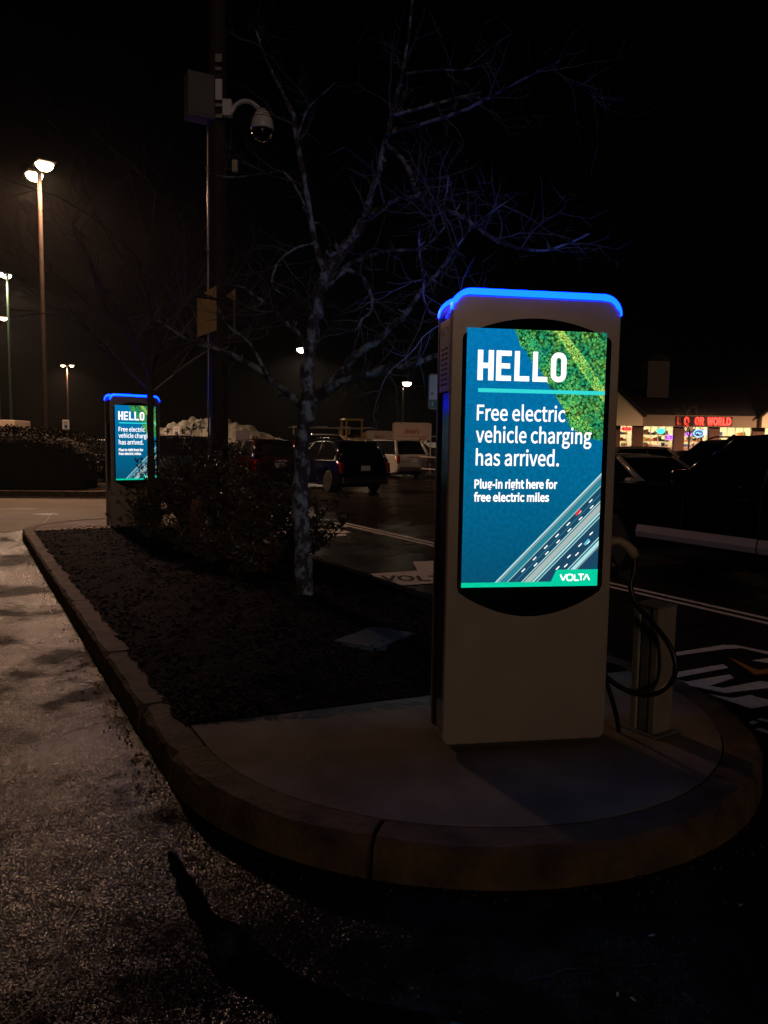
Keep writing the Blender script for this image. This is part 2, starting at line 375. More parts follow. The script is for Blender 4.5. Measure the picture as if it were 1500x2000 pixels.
# dark cracks wandering through the asphalt
crk = mat('crack_filler', (.006, .005, .005), .5)
def crack(pts, w_, seed):
    rn = random.Random(seed); P = cat_rom([(x, y, 0) for x, y in pts], 14); P = [p + Vector((rn.uniform(-.012, .012), rn.uniform(-.012, .012), 0)) for p in P]; Lf, Rt = [], []
    for k, p in enumerate(P):
        t = (P[min(k + 1, len(P) - 1)] - P[max(k - 1, 0)]).normalized(); s_ = Vector((-t.y, t.x, 0)) * w_ * rn.uniform(.25, 1) * (1 - abs(2 * k / len(P) - 1) ** 4); Lf.append((p + s_)[:2]); Rt.append((p - s_)[:2])
    V = [(x, y, .0045) for x, y in Lf + Rt]; n = len(P); struct(obj('asphalt_crack', (V, [(k, n + k, n + k + 1, k + 1) for k in range(n - 1)]), crk))
crack([(-3.9, 5.2), (-3.2, 5.5), (-2.75, 6.1), (-3.0, 6.9), (-3.6, 7.8)], .006, 1); crack([(-2.3, 2.3), (-1.9, 2.75), (-1.75, 3.3), (-2.0, 4.0), (-1.85, 4.6)], .004, 2)
crack([(-1.2, 1.7), (-1.0, 2.1), (-1.05, 2.6), (-.8, 2.85)], .003, 3); crack([(.35, 2.2), (.9, 2.3), (1.5, 2.15), (2.1, 2.4)], .003, 4)
# grit and crumbs swept into the gutter
rg = random.Random(31); bm = bmesh.new()
for k in range(450):
    s = rg.uniform(0, SEG[0] + SEG[1] * .8); P, N_ = kpath(s); o_ = -.02 - abs(rg.gauss(0, .09)); p = isl(*(P + N_ * o_), .004); r0 = rg.uniform(.0015, .005)
    mx = Matrix.Translation(p) @ Matrix.Rotation(rg.uniform(0, 6.28), 4, 'Z') @ Matrix.Rotation(rg.uniform(0, 3), 4, 'X'); box(bm, -r0, r0 * 1.4, -r0, r0 * .8, -r0, r0, mx)
tag(obj('gutter_grit', bm, mat('grit', (.03, .023, .018), .7, noise=(60, (.09, .07, .05), .1))), 'loose grit and crumbs swept against the kerb stones', 'grit', kind='stuff')
# loose specks: leaves and grit lying about
leafm = mat('dry_leaf', (.60, .50, .38), .5, noise=(40, (.45, .33, .22), .1))
def leaf(x, y, z, l, rz, label):
    l *= .75; V = [(-l, 0, 0), (-l * .3, l * .35, .001), (l * .4, l * .3, .002), (l, 0, .001), (l * .4, -l * .3, .002), (-l * .3, -l * .35, .001), (0, 0, .003)]
    o = obj('fallen_leaf', (V, [(0, 6, 1), (1, 6, 2), (2, 6, 3), (3, 6, 4), (4, 6, 5), (5, 6, 0)]), leafm); o.location = (x, y, z); o.rotation_euler = (0, 0, rz)
    tag(o, label, 'leaf', 'dry leaves scattered on the asphalt')
for x, y, l, rz in ((-2.19, 4.28, .03, .3), (-1.63, 3.73, .022, .5), (-1.70, 3.66, .026, 2.1), (.92, 2.44, .02, .2), (.72, 2.16, .016, 1.2), (.76, 2.14, .016, 2.2), (1.3, 2.62, .016, .4)):
    leaf(x, y, .006, l, rz, 'small dry leaf lying on the dark wet asphalt')

# --- utility cover in the mulch
hc = thing('utility_cover', 'flat grey utility box cover set in the mulch behind the charger', 'cover', (-.05, 5.53, .195), R(-31))
plm = mat('cover_plastic', (.06, .068, .068), .6, bump=(220, .002))
bxo('lid', plm, hc, -.19, .19, -.26, .26, 0, .025, bevel=.006)
bxo('rim', mat('cover_rim', (.07, .08, .08), .7), hc, -.215, .215, -.285, .285, -.08, .012, bevel=.005)

# ================================================================ CHARGING KIOSKS
# face coordinates: x from -.415 to .415, z from ground of the pad
SX, SZ, SW, SH = -.342, 2.173 - PADZ, .685, 1.218        # screen top-left corner and size
bronze = mat('champagne_metal', (.54, .45, .37), .38, metal=.3, noise=(4, (.44, .365, .30), .0), bump=(700, .0003), aniso=.4)
sidem = mat('kiosk_side_metal', (.10, .095, .10), .16, metal=.7, bump=(5, .0008))
topm = mat('kiosk_top_metal', (.34, .28, .22), .4, metal=.6)
glassb = mat('black_glass', (.006, .006, .008), .08, coat=.3)
blackm = mat('black_plastic', (.010, .010, .011), .45)
led = glow('led_blue', (0.0002, .0085, 1.0), 42.0)
def screen_material():
    m = bpy.data.materials.new('screen_blue'); m.use_nodes = True; N, L = nodes_of(m); b = N['Principled BSDF']
    b.inputs['Base Color'].default_value = (.01, .01, .01, 1); b.inputs['Roughness'].default_value = .12
    tc = N.new('ShaderNodeTexCoord'); n = N.new('ShaderNodeTexNoise'); n.inputs['Scale'].default_value = 55; n.inputs['Detail'].default_value = 5
    L.new(tc.outputs['Object'], n.inputs['Vector'])
    sp = N.new('ShaderNodeSeparateXYZ'); L.new(tc.outputs['Object'], sp.inputs[0])
    mr = N.new('ShaderNodeMapRange'); mr.inputs[1].default_value = SZ - SH; mr.inputs[2].default_value = SZ; L.new(sp.outputs['Z'], mr.inputs[0])
    r = N.new('ShaderNodeValToRGB'); e = r.color_ramp.elements; e[0].color = (.001, .075, .155, 1); e[1].color = (.0, .175, .44, 1); e.new(.45).color = (.0, .135, .285, 1)
    L.new(mr.outputs[0], r.inputs['Fac'])
    mu = N.new('ShaderNodeMapRange'); mu.inputs[1].default_value = .3; mu.inputs[2].default_value = .7; mu.inputs[3].default_value = .82; mu.inputs[4].default_value = 1.2; L.new(n.outputs['Fac'], mu.inputs[0])
    L.new(r.outputs['Color'], b.inputs['Emission Color']); L.new(mu.outputs[0], b.inputs['Emission Strength']); return m
def forest_material(nm='screen_forest', lift=1.0, cell=75., sh=0.):
    m = bpy.data.materials.new(nm); m.use_nodes = True; N, L = nodes_of(m); b = N['Principled BSDF']
    b.inputs['Base Color'].default_value = (.01, .01, .01, 1); b.inputs['Roughness'].default_value = .12
    tc = N.new('ShaderNodeTexCoord')
    def nz(s, d, r=.6):
        n = N.new('ShaderNodeTexNoise'); n.inputs['Scale'].default_value = s; n.inputs['Detail'].default_value = d; n.inputs['Roughness'].default_value = r; L.new(tc.outputs['Object'], n.inputs['Vector']); return n
    big, mid, fine = nz(7, 3), nz(30, 5, .7), nz(190, 4, .7)
    wv = N.new('ShaderNodeVectorMath'); wv.operation = 'MULTIPLY_ADD'; wv.inputs[1].default_value = (.03, .03, .03); L.new(mid.outputs['Color'], wv.inputs[0]); L.new(tc.outputs['Object'], wv.inputs[2])
    vo = N.new('ShaderNodeTexVoronoi'); vo.inputs['Scale'].default_value = cell; L.new(wv.outputs[0], vo.inputs['Vector'])
    r1 = N.new('ShaderNodeValToRGB'); e = r1.color_ramp.elements; e[0].position = .36 - sh; e[0].color = (.015, .26, .20, 1); e[1].position = .66 - sh; e[1].color = (.34, .55, .10, 1)
    q = e.new(.46 - sh); q.color = (.02, .33, .12, 1); q = e.new(.56 - sh); q.color = (.12, .46, .09, 1)
    mx = N.new('ShaderNodeMath'); mx.operation = 'MULTIPLY_ADD'; mx.inputs[1].default_value = .5; hv = N.new('ShaderNodeMath'); hv.operation = 'MULTIPLY'; hv.inputs[1].default_value = .5; L.new(big.outputs['Fac'], hv.inputs[0]); L.new(mid.outputs['Fac'], mx.inputs[0]); L.new(hv.outputs[0], mx.inputs[2]); L.new(mx.outputs[0], r1.inputs['Fac'])
    mu = N.new('ShaderNodeMapRange'); mu.inputs[1].default_value = .15; mu.inputs[2].default_value = .75; mu.inputs[3].default_value = 1.25 * lift; mu.inputs[4].default_value = .12; L.new(vo.outputs['Distance'], mu.inputs[0])
    mf = N.new('ShaderNodeMapRange'); mf.inputs[1].default_value = .36; mf.inputs[2].default_value = .64; mf.inputs[3].default_value = .35; mf.inputs[4].default_value = 1.7; L.new(fine.outputs['Fac'], mf.inputs[0])
    pr = N.new('ShaderNodeMath'); pr.operation = 'MULTIPLY'; L.new(mu.outputs[0], pr.inputs[0]); L.new(mf.outputs[0], pr.inputs[1])
    L.new(r1.outputs['Color'], b.inputs['Emission Color']); L.new(pr.outputs[0], b.inputs['Emission Strength']); return m
SCRM, FORM, BUSH, TRACK = screen_material(), forest_material(), forest_material('screen_bush', 1.5, 110.), forest_material('screen_track', 1.9, 190., .13)
white_e = glow('screen_white', (1, .98, .95), 1.35); cyan_e = glow('screen_cyan', (.03, .72, .70), 1.0); green_e = glow('screen_green', (.0, .62, .36), 1.0)
pale_e = glow('screen_lane', (.42, .78, .80), 1.0); road_e = glow('screen_road', (.01, .06, .12), 1.0); med_e = glow('screen_median', (.50, .62, .60), .8); teal_e = glow('screen_teal', (.02, .22, .30), 1.0)
red_e = glow('screen_red', (.75, .03, .04), 1.0); cy2_e = glow('screen_carblue', (.10, .55, .75), 1.0); fgreen = glow('screen_bush', (.08, .50, .07), .9); fyel = glow('screen_bush_lit', (.33, .62, .05), .9); fdark = glow('screen_bush_dark', (.0, .10, .08), 1.0)

def clip_poly(pl, x1):
    out = []
    for i in range(len(pl)):
        a, b = pl[i], pl[(i + 1) % len(pl)]
        if a[0] <= x1: out.append(a)
        if (a[0] <= x1) != (b[0] <= x1): t = (x1 - a[0]) / (b[0] - a[0]); out.append((x1, a[1] + t * (b[1] - a[1])))
    return out
def plate(name, pl, m, parent, y):
    bm = bmesh.new(); bm.faces.new([bm.verts.new((x, y, z)) for x, z in pl]); bmesh.ops.triangulate(bm, faces=bm.faces[:])
    me_n = obj(name, bm, m, parent)
    # face the viewer (-y)
    me = me_n.data
    if me.polygons and me.polygons[0].normal.y > 0: me.flip_normals()
    return me_n
def letter_polys(ch):
    """bold condensed capitals in a 1 x 1 cell; stroke widths in cell units (list of rectangles)"""
    s = .33
    return {'H': [(0, s, 0, 1), (1 - s, 1, 0, 1), (s, 1 - s, .40, .58)], 'E': [(0, s, 0, 1), (s, 1, 0, .17), (s, 1, .83, 1), (s, .92, .41, .58)], 'L': [(0, s, 0, 1), (s, 1, 0, .17)]}[ch]
def make_screen(parent, y):
    """the lit picture of one display, facing -y at depth y"""
    X = lambda s: SX + s; Z = lambda t: SZ + t
    scr = plate('screen', [(X(0), Z(0)), (X(SW), Z(0)), (X(SW), Z(-SH)), (X(0), Z(-SH))], SCRM, parent, y)
    d = .0007
    fr = [(0.228, 0.0), (0.245, -.03), (0.267, -0.057), (0.29, -.085), (0.32, -0.131), (0.372, -0.177), (0.424, -0.211), (0.49, -0.263), (0.517, -0.305), (0.493, -0.342), (0.501, -0.403), (0.523, -0.439), (0.576, -0.487), (0.642, -0.505), (SW, -0.514), (SW, 0)]
    rr = random.Random(11); fr2 = []
    for i in range(len(fr) - 3):                                         # ragged bank of tree crowns
        a, b = fr[i], fr[i + 1]
        for k in range(5):
            t = k / 5; fr2.append((a[0] + (b[0] - a[0]) * t + rr.uniform(-.009, .009), min(0, a[1] + (b[1] - a[1]) * t + rr.uniform(-.009, .009))))
    fr2 += fr[-3:]
    plate('forest_picture', [(X(a), Z(b)) for a, b in fr2], FORM, scr, y - d)
    # paler grass track through the forest and single tree crowns along the bank
    trk = [(.425, 0), (.47, 0), (.56, -.10), (.63, -.19), (SW, -.26), (SW, -.33), (.60, -.235), (.52, -.13), (.46, -.05)]
    plate('track_picture', [(X(a), Z(b)) for a, b in trk], TRACK, scr, y - d * 1.3)
    bm = bmesh.new()
    for k in range(170):
        i = rr.randrange(len(fr) - 4); t = rr.random(); q = rr.random() ** 1.6 * .05
        cx = fr[i][0] + (fr[i + 1][0] - fr[i][0]) * t + q * .9; cz = fr[i][1] + (fr[i + 1][1] - fr[i][1]) * t + q * .5
        r0 = rr.uniform(.006, .024)
        if cx + r0 * 1.3 > SW - .001 or cz + r0 * 1.3 > -.001 or cx < .2: continue
        n = 15; yy = y - d * 1.6 - rr.random() * d * .8; bm.faces.new([bm.verts.new((X(cx + r0 * f_ * math.cos(a * 6.283 / n)), yy, Z(cz + r0 * f_ * math.sin(a * 6.283 / n)))) for a in range(n) for f_ in (rr.uniform(.6, 1.2),)])
    o = obj('crown_picture', bm, BUSH, scr); o['kind'] = 'stuff'
    yT = y - d * 5
    # HELLO in heavy condensed capitals
    bm = bmesh.new(); x0, x1, zt, zb = .053, .487, -.1, -.239; cw = .077; gap = (x1 - x0 - 5 * cw) / 4
    for k, chh in enumerate('HELL'):
        ox = x0 + k * (cw + gap); cwk = cw if chh == 'H' else cw * .95
        for (a, b, c, e_) in letter_polys(chh):
            p = [(ox + a * cwk, zb + c * (zt - zb)), (ox + b * cwk, zb + c * (zt - zb)), (ox + b * cwk, zb + e_ * (zt - zb)), (ox + a * cwk, zb + e_ * (zt - zb))]
            bm.faces.new([bm.verts.new((X(q[0]), yT, Z(q[1]))) for q in p])
    ox = x1 - cw; n = 8; outl = rrect(ox, x1, zb, zt, cw * .48, cw * .48, n); inn = rrect(ox + .026, x1 - .026, zb + .025, zt - .025, cw * .48 - .025, cw * .48 - .025, n)
    A = [bm.verts.new((X(a), yT, Z(b))) for a, b in outl]; B = [bm.verts.new((X(a), yT, Z(b))) for a, b in inn]
    for i in range(len(A)): bm.faces.new((A[i], A[(i + 1) % len(A)], B[(i + 1) % len(A)], B[i]))
    obj('headline', bm, white_e, scr)
    plate('headline_rule', [(X(.058), Z(-.276)), (X(SW), Z(-.276)), (X(SW), Z(-.294)), (X(.058), Z(-.294))], cyan_e, scr, yT)
    for s, a, b, t0, t1, bo in (('Free electric', .055, .491, -.424, -.354, .008), ('vehicle charging', .053, .627, -.527, -.456, .008), ('has arrived.', .055, .466, -.635, -.563, .008), ('Plug-in right here for', .052, .462, -.743, -.704, .02), ('free electric miles', .051, .423, -.805, -.767, .02)):
        text('screen_text', s, white_e, scr, X(a), X(b), Z(t0), Z(t1), yT, bold=bo)
    # motorway seen from above, lower right
    def band(s0, s1, m, k, z_bot=-1.196):
        """stripe between the 45 degree lines that cut the bottom edge at s0 and s1"""
        sl = 1.016; zb_ = z_bot; pl = [(s0, zb_), (s1, zb_), (s1 + 2, zb_ + 2 * sl), (s0 + 2, zb_ + 2 * sl)]
        pl = clip_poly(pl, SW); plate('motorway_picture', [(X(a), Z(b)) for a, b in pl], m, scr, y - d * k)
    band(.164, .60, road_e, 1.4)
    for a, b, m in ((.164, .176, pale_e), (.181, .186, med_e), (.188, .222, teal_e), (.224, .229, pale_e), (.262, .267, teal_e), (.296, .303, pale_e), (.309, .345, med_e), (.349, .362, pale_e), (.372, .378, pale_e), (.47, .477, pale_e), (.486, .512, pale_e), (.516, .52, med_e)): band(a, b, m, 2.2)
    bm = bmesh.new()
    for s0 in (.245, .28, .41, .44):
        t = .03 + rr.random() * .05
        while t < .5:
            p0 = (s0 + t, -1.196 + t * 1.016); 
            if p0[0] + .03 < SW:
                q = [(p0[0], p0[1]), (p0[0] + .004, p0[1] - .003), (p0[0] + .020, p0[1] + .013), (p0[0] + .016, p0[1] + .016)]
                bm.faces.new([bm.verts.new((X(a), y - d * 2.4, Z(b))) for a, b in q])
            t += .055
    obj('lane_dash_picture', bm, white_e, scr)['kind'] = 'stuff'
    for cx, cz, m in ((.573, -.857, red_e), (.623, -1.002, cy2_e)):
        q = [(-.016, -.010), (-.006, -.018), (.017, .008), (.007, .016)]
        plate('car_picture', [(X(cx + a), Z(cz + b)) for a, b in q], m, scr, y - d * 3)
    plate('footer_band', [(X(0), Z(-1.195)), (X(SW), Z(-1.195)), (X(SW), Z(-SH)), (X(0), Z(-SH))], green_e, scr, y - d * 4)
    plate('footer_tab', [(X(.447), Z(-1.1955)), (X(.473), Z(-1.137)), (X(SW), Z(-1.137)), (X(SW), Z(-1.1955))], green_e, scr, y - d * 4)
    # VOLTA wordmark, wide strokes, A without bar
    bm = bmesh.new(); zb, zt, st = -1.190, -1.161, .0075
    def st_(pl):
        for a, b in zip(pl, pl[1:]):
            dx, dz = b[0] - a[0], b[1] - a[1]; l = math.hypot(dx, dz); nx_, nz_ = -dz / l * st / 2, dx / l * st / 2
            bm.faces.new([bm.verts.new((X(p[0]), yT - d * st_.k * .01, Z(p[1]))) for p in ((a[0] + nx_, a[1] + nz_), (a[0] - nx_, a[1] - nz_), (b[0] - nx_, b[1] - nz_), (b[0] + nx_, b[1] + nz_))]); st_.k += 1
    st_.k = 0
    st_([(.494, zt), (.509, zb), (.524, zt)])
    st_([(.532, zt), (.553, zt)]); st_([(.553, zt), (.559, (zb + zt) / 2), (.553, zb)]); st_([(.553, zb), (.532, zb)]); st_([(.532, zb), (.526, (zb + zt) / 2), (.532, zt)])
    st_([(.567, zt), (.567, zb)]); st_([(.567, zb), (.588, zb)])
    st_([(.586, zt), (.614, zt)]); st_([(.600, zt), (.600, zb)])
    st_([(.614, zb), (.629, zt), (.644, zb)])
    obj('wordmark', bm, white_e, scr)
    return scr
KX, KB, KT, KD = .415, .03, 2.353 - PADZ, .28             # half width, underside and top above the pad, depth
def make_kiosk():
    k = thing('charging_kiosk', '', 'charging kiosk')
    hd = KD / 2
    # core: sides and roof
    bm = bmesh.new(); prism(bm, rrect(-KX + .014, KX - .014, KB + .01, KT - .035, .085, .03), 'y', -hd + .035, hd - .035); obj('body', bm, [sidem], k, bevel=.004)
    bxo('plinth', mat('plinth_steel', (.03, .03, .03), .6), k, -KX + .05, KX - .05, -hd + .05, hd - .05, 0, KB + .02)
    bxo('side_cap', topm, k, -KX + .002, -KX + .016, -hd + .04, hd - .04, KT - .47, KT - .13, bevel=.003)
    text('side_wordmark', 'VOLTA', mat('etched_dark', (.05, .045, .04), .5), k, -hd + .06, hd - .06, 0, .035, 0, bold=.01)
    sw = k.children[-1]; sw.rotation_euler = (0, 0, R(-90)); sw.location = (-KX - .0005, 0, KT - .20)
    slotm = mat('vent_black', (.004, .004, .004), .8)
    for c in (-1, 1):
        for r_ in range(8):
            z = KT - .27 - r_ * .024
            bxo('vent_slot', slotm, k, -KX + .0005, -KX + .008, c * .035 - .026, c * .035 + .026, z, z + .009, mx=None)
    for sgn in (1, -1):                                   # front and back shells
        rot = Matrix.Rotation(0 if sgn == 1 else math.pi, 4, 'Z')
        y0, y1 = -hd, -hd + .034
        o = pro('front_panel' if sgn == 1 else 'back_panel', bronze, k, rrect(-KX, KX, KB, KT - .03, .072, .035), 'y', y0, y1, bevel=.006); o.matrix_local = rot
        # LED band over the shell's top edge
        bm = bmesh.new(); n = 10; rO, rI = .095, .076; out = []; inn = []
        for s_, a0, a1 in ((-1, 180, 90), (1, 90, 0)):
            for q in range(n + 1):
                a = R(a0 + (a1 - a0) * q / n); cx = s_ * (KX - rO + .003); cz = KT - rO
                out.append((cx + rO * math.cos(a), cz + rO * math.sin(a))); inn.append((cx + (rI - (.0 if abs(a - math.pi / 2) < 1.2 else -.012)) * math.cos(a), cz + rI * math.sin(a) - .004))
        m_ = len(out)
        Af = [bm.verts.new((x, y0 - .004, z)) for x, z in out]; Bf = [bm.verts.new((x, y0 - .004, z)) for x, z in inn]
        Ab = [bm.verts.new((x, y1 - .004, z)) for x, z in out]; Bb = [bm.verts.new((x, y1 - .004, z)) for x, z in inn]
        for i in range(m_ - 1):
            for q in ((Af, Bf), (Bb, Ab), (Ab, Af), (Bf, Bb)): bm.faces.new((q[0][i], q[0][i + 1], q[1][i + 1], q[1][i]))
        bm.faces.new((Af[0], Bf[0], Bb[0], Ab[0])); bm.faces.new((Af[-1], Ab[-1], Bb[-1], Bf[-1]))
        o = obj('led_strip', bm, led, k); o.matrix_local = rot
        # black glass with an arched head and a bowed foot
        g = []; xl, xr = SX - .02, SX + .712; xm = (xl + xr) / 2
        for q in range(9): a = R(270 + 0) ; 
        nb = 16
        for q in range(nb + 1):
            t = q / nb; x = xl + .012 + (xr - xl - .024) * t; g.append((x, SZ - 1.245 - .12 * math.sin(math.pi * t) ** .85))
        g += [(xr, SZ - 1.215), (xr, SZ - .055)]
        for q in range(5): a = R(90 * q / 4); g.append((xr - .03 + .03 * math.cos(a), SZ - .05 + .03 * math.sin(a)))
        for q in range(1, nb): t = q / nb; g.append((xr - .03 - (xr - xl - .06) * t, SZ - .02 + .074 * (1 - (2 * t - 1) ** 2)))
        for q in range(5): a = R(90 + 90 * q / 4); g.append((xl + .03 + .03 * math.cos(a), SZ - .05 + .03 * math.sin(a)))
        g += [(xl, SZ - 1.215)]
        o = pro('display_glass', glassb, k, g, 'y', y0 - .003, y0 + .01); o.matrix_local = rot
        if sgn == 1: make_screen(k, y0 - .0045)
        else: plate('back_screen', [(SX, SZ), (SX + SW, SZ), (SX + SW, SZ - SH), (SX, SZ - SH)], glow('pale_screen', (.42, .85, .95), 1.3), k, y0 - .0045).matrix_local = rot
    # holster, plug and cable on the right-hand side
    bxo('holster', blackm, k, KX - .02, KX + .055, -.02, .12, .72, 1.12, bevel=.02)
    return k
KYAW = .16006
k1 = make_kiosk(); tag(k1, 'large near charging kiosk with bright HELLO screen and glowing blue top, beside the steel post', 'charging kiosk', 'charging kiosks on the island')
k1.location = (.687, 3.813, PADZ); k1.rotation_euler = (0, 0, KYAW)
k2 = copy_tree(k1); tag(k2, 'distant charging kiosk with HELLO screen at the other end of the island, behind shrubs', 'charging kiosk', 'charging kiosks on the island')
k2.location = (-4.2, 12.85, PADZ); k2.rotation_euler = (0, 0, R(39))
for ch in list(k2.children):
    if ch.name.startswith('holster'): bpy.data.objects.remove(ch)
# plug and cable of the near kiosk (local to it)
Mi = (Matrix.Translation((.687, 3.813, PADZ)) @ Matrix.Rotation(KYAW, 4, 'Z')).inverted()
def loc(p): return Mi @ Vector(p)
beige = mat('beige_plastic', (.42, .33, .19), .5); cabm = mat('cable_rubber', (.008, .008, .008), .35)
bm = bmesh.new(); tube(bm, [loc(p) for p in ((1.145, 3.93, 1.13), (1.18, 3.93, 1.152), (1.215, 3.93, 1.150), (1.25, 3.93, 1.128), (1.28, 3.93, 1.098), (1.296, 3.93, 1.07))], [.02, .022, .023, .025, .027, .024], 12)
pl = obj('plug_handle', bm, beige, k1, smooth=True)
bm = bmesh.new(); tube(bm, [loc(p) for p in ((1.16, 3.94, 1.05), (1.185, 3.94, 1.02), (1.20, 3.94, .97))], [.03, .034, .026], 12); obj('plug_nose', bm, blackm, k1, smooth=True)
bm = bmesh.new(); tube(bm, [loc(p) for p in cat_rom([(1.293, 3.93, 1.075), (1.292, 3.92, 1.0), (1.275, 3.91, .92), (1.30, 3.88, .83), (1.37, 3.82, .745), (1.43, 3.76, .655), (1.455, 3.73, .57), (1.445, 3.73, .485), (1.39, 3.76, .41), (1.31, 3.8, .385), (1.22, 3.84, .41), (1.15, 3.88, .46)])], .0135, 10); obj('cable', bm, cabm, k1, smooth=True)
bm = bmesh.new(); tube(bm, [loc(p) for p in cat_rom([(1.15, 3.88, .45), (1.185, 3.88, .36), (1.222, 3.89, .25), (1.245, 3.90, .152)])], .0125, 10); obj('cable', bm, cabm, k1, smooth=True)

# --- steel post beside the kiosk
gp = thing('guard_post', 'weathered pale steel square post standing beside the near charging kiosk', 'post', (1.425, 3.955, PADZ - .003), R(-56))
postm = mat('galvanised_cream', (.40, .35, .27), .6, metal=.2, noise=(7, (.26, .22, .17), .1), bump=(80, .001))
grm = mat('galvanised_grey', (.26, .27, .27), .55, metal=.3, noise=(7, (.14, .14, .14), .1), bump=(80, .001))
bm = bmesh.new(); s = .075
prism(bm, [(-s, -s), (-.040, -s), (-.034, -s + .012), (.034, -s + .012), (.040, -s), (s, -s), (s, s), (-s, s)], 'z', 0, .665); obj('shaft', bm, postm, gp, bevel=.004)
bxo('cap', grm, gp, -s - .004, s + .004, -s - .004, s + .004, .665, .678, bevel=.004)
bxo('base_plate', grm, gp, -.11, .11, -.11, .11, 0, .01, bevel=.002)
bxo('channel_strip', grm, gp, -.02, .02, -s + .004, -s + .0115, .02, .63)

# ================================================================ TREES
def bark_material():
    m = bpy.data.materials.new('lichen_bark'); m.use_nodes = True; N, L = nodes_of(m); b = N['Principled BSDF']; b.inputs['Roughness'].default_value = .8
    tc = N.new('ShaderNodeTexCoord'); mp = N.new('ShaderNodeMapping'); mp.inputs['Scale'].default_value = (1, 1, .7); L.new(tc.outputs['Object'], mp.inputs[0])
    n = N.new('ShaderNodeTexNoise'); n.inputs['Scale'].default_value = 10; n.inputs['Detail'].default_value = 8; n.inputs['Roughness'].default_value = .65; L.new(mp.outputs[0], n.inputs['Vector'])
    r = N.new('ShaderNodeValToRGB'); e = r.color_ramp.elements; e[0].position = .47; e[0].color = (.045, .032, .025, 1); e[1].position = .57; e[1].color = (.30, .32, .30, 1); a = e.new(.5); a.color = (.12, .11, .10, 1)
    L.new(n.outputs['Fac'], r.inputs['Fac']); L.new(r.outputs['Color'], b.inputs['Base Color'])
    bp = N.new('ShaderNodeBump'); bp.inputs['Distance'].default_value = .012; n2 = N.new('ShaderNodeTexNoise'); n2.inputs['Scale'].default_value = 55; n2.inputs['Detail'].default_value = 4
    L.new(mp.outputs[0], n2.inputs['Vector']); L.new(n2.outputs['Fac'], bp.inputs['Height']); L.new(bp.outputs['Normal'], b.inputs['Normal']); return m
BARK = bark_material(); TWIG = mat('twig_bark', (.07, .055, .045), .75, noise=(25, (.15, .13, .115), .1))
DBARK = mat('dark_bark', (.05, .035, .028), .85, noise=(20, (.11, .085, .065), .1), bump=(50, .01))
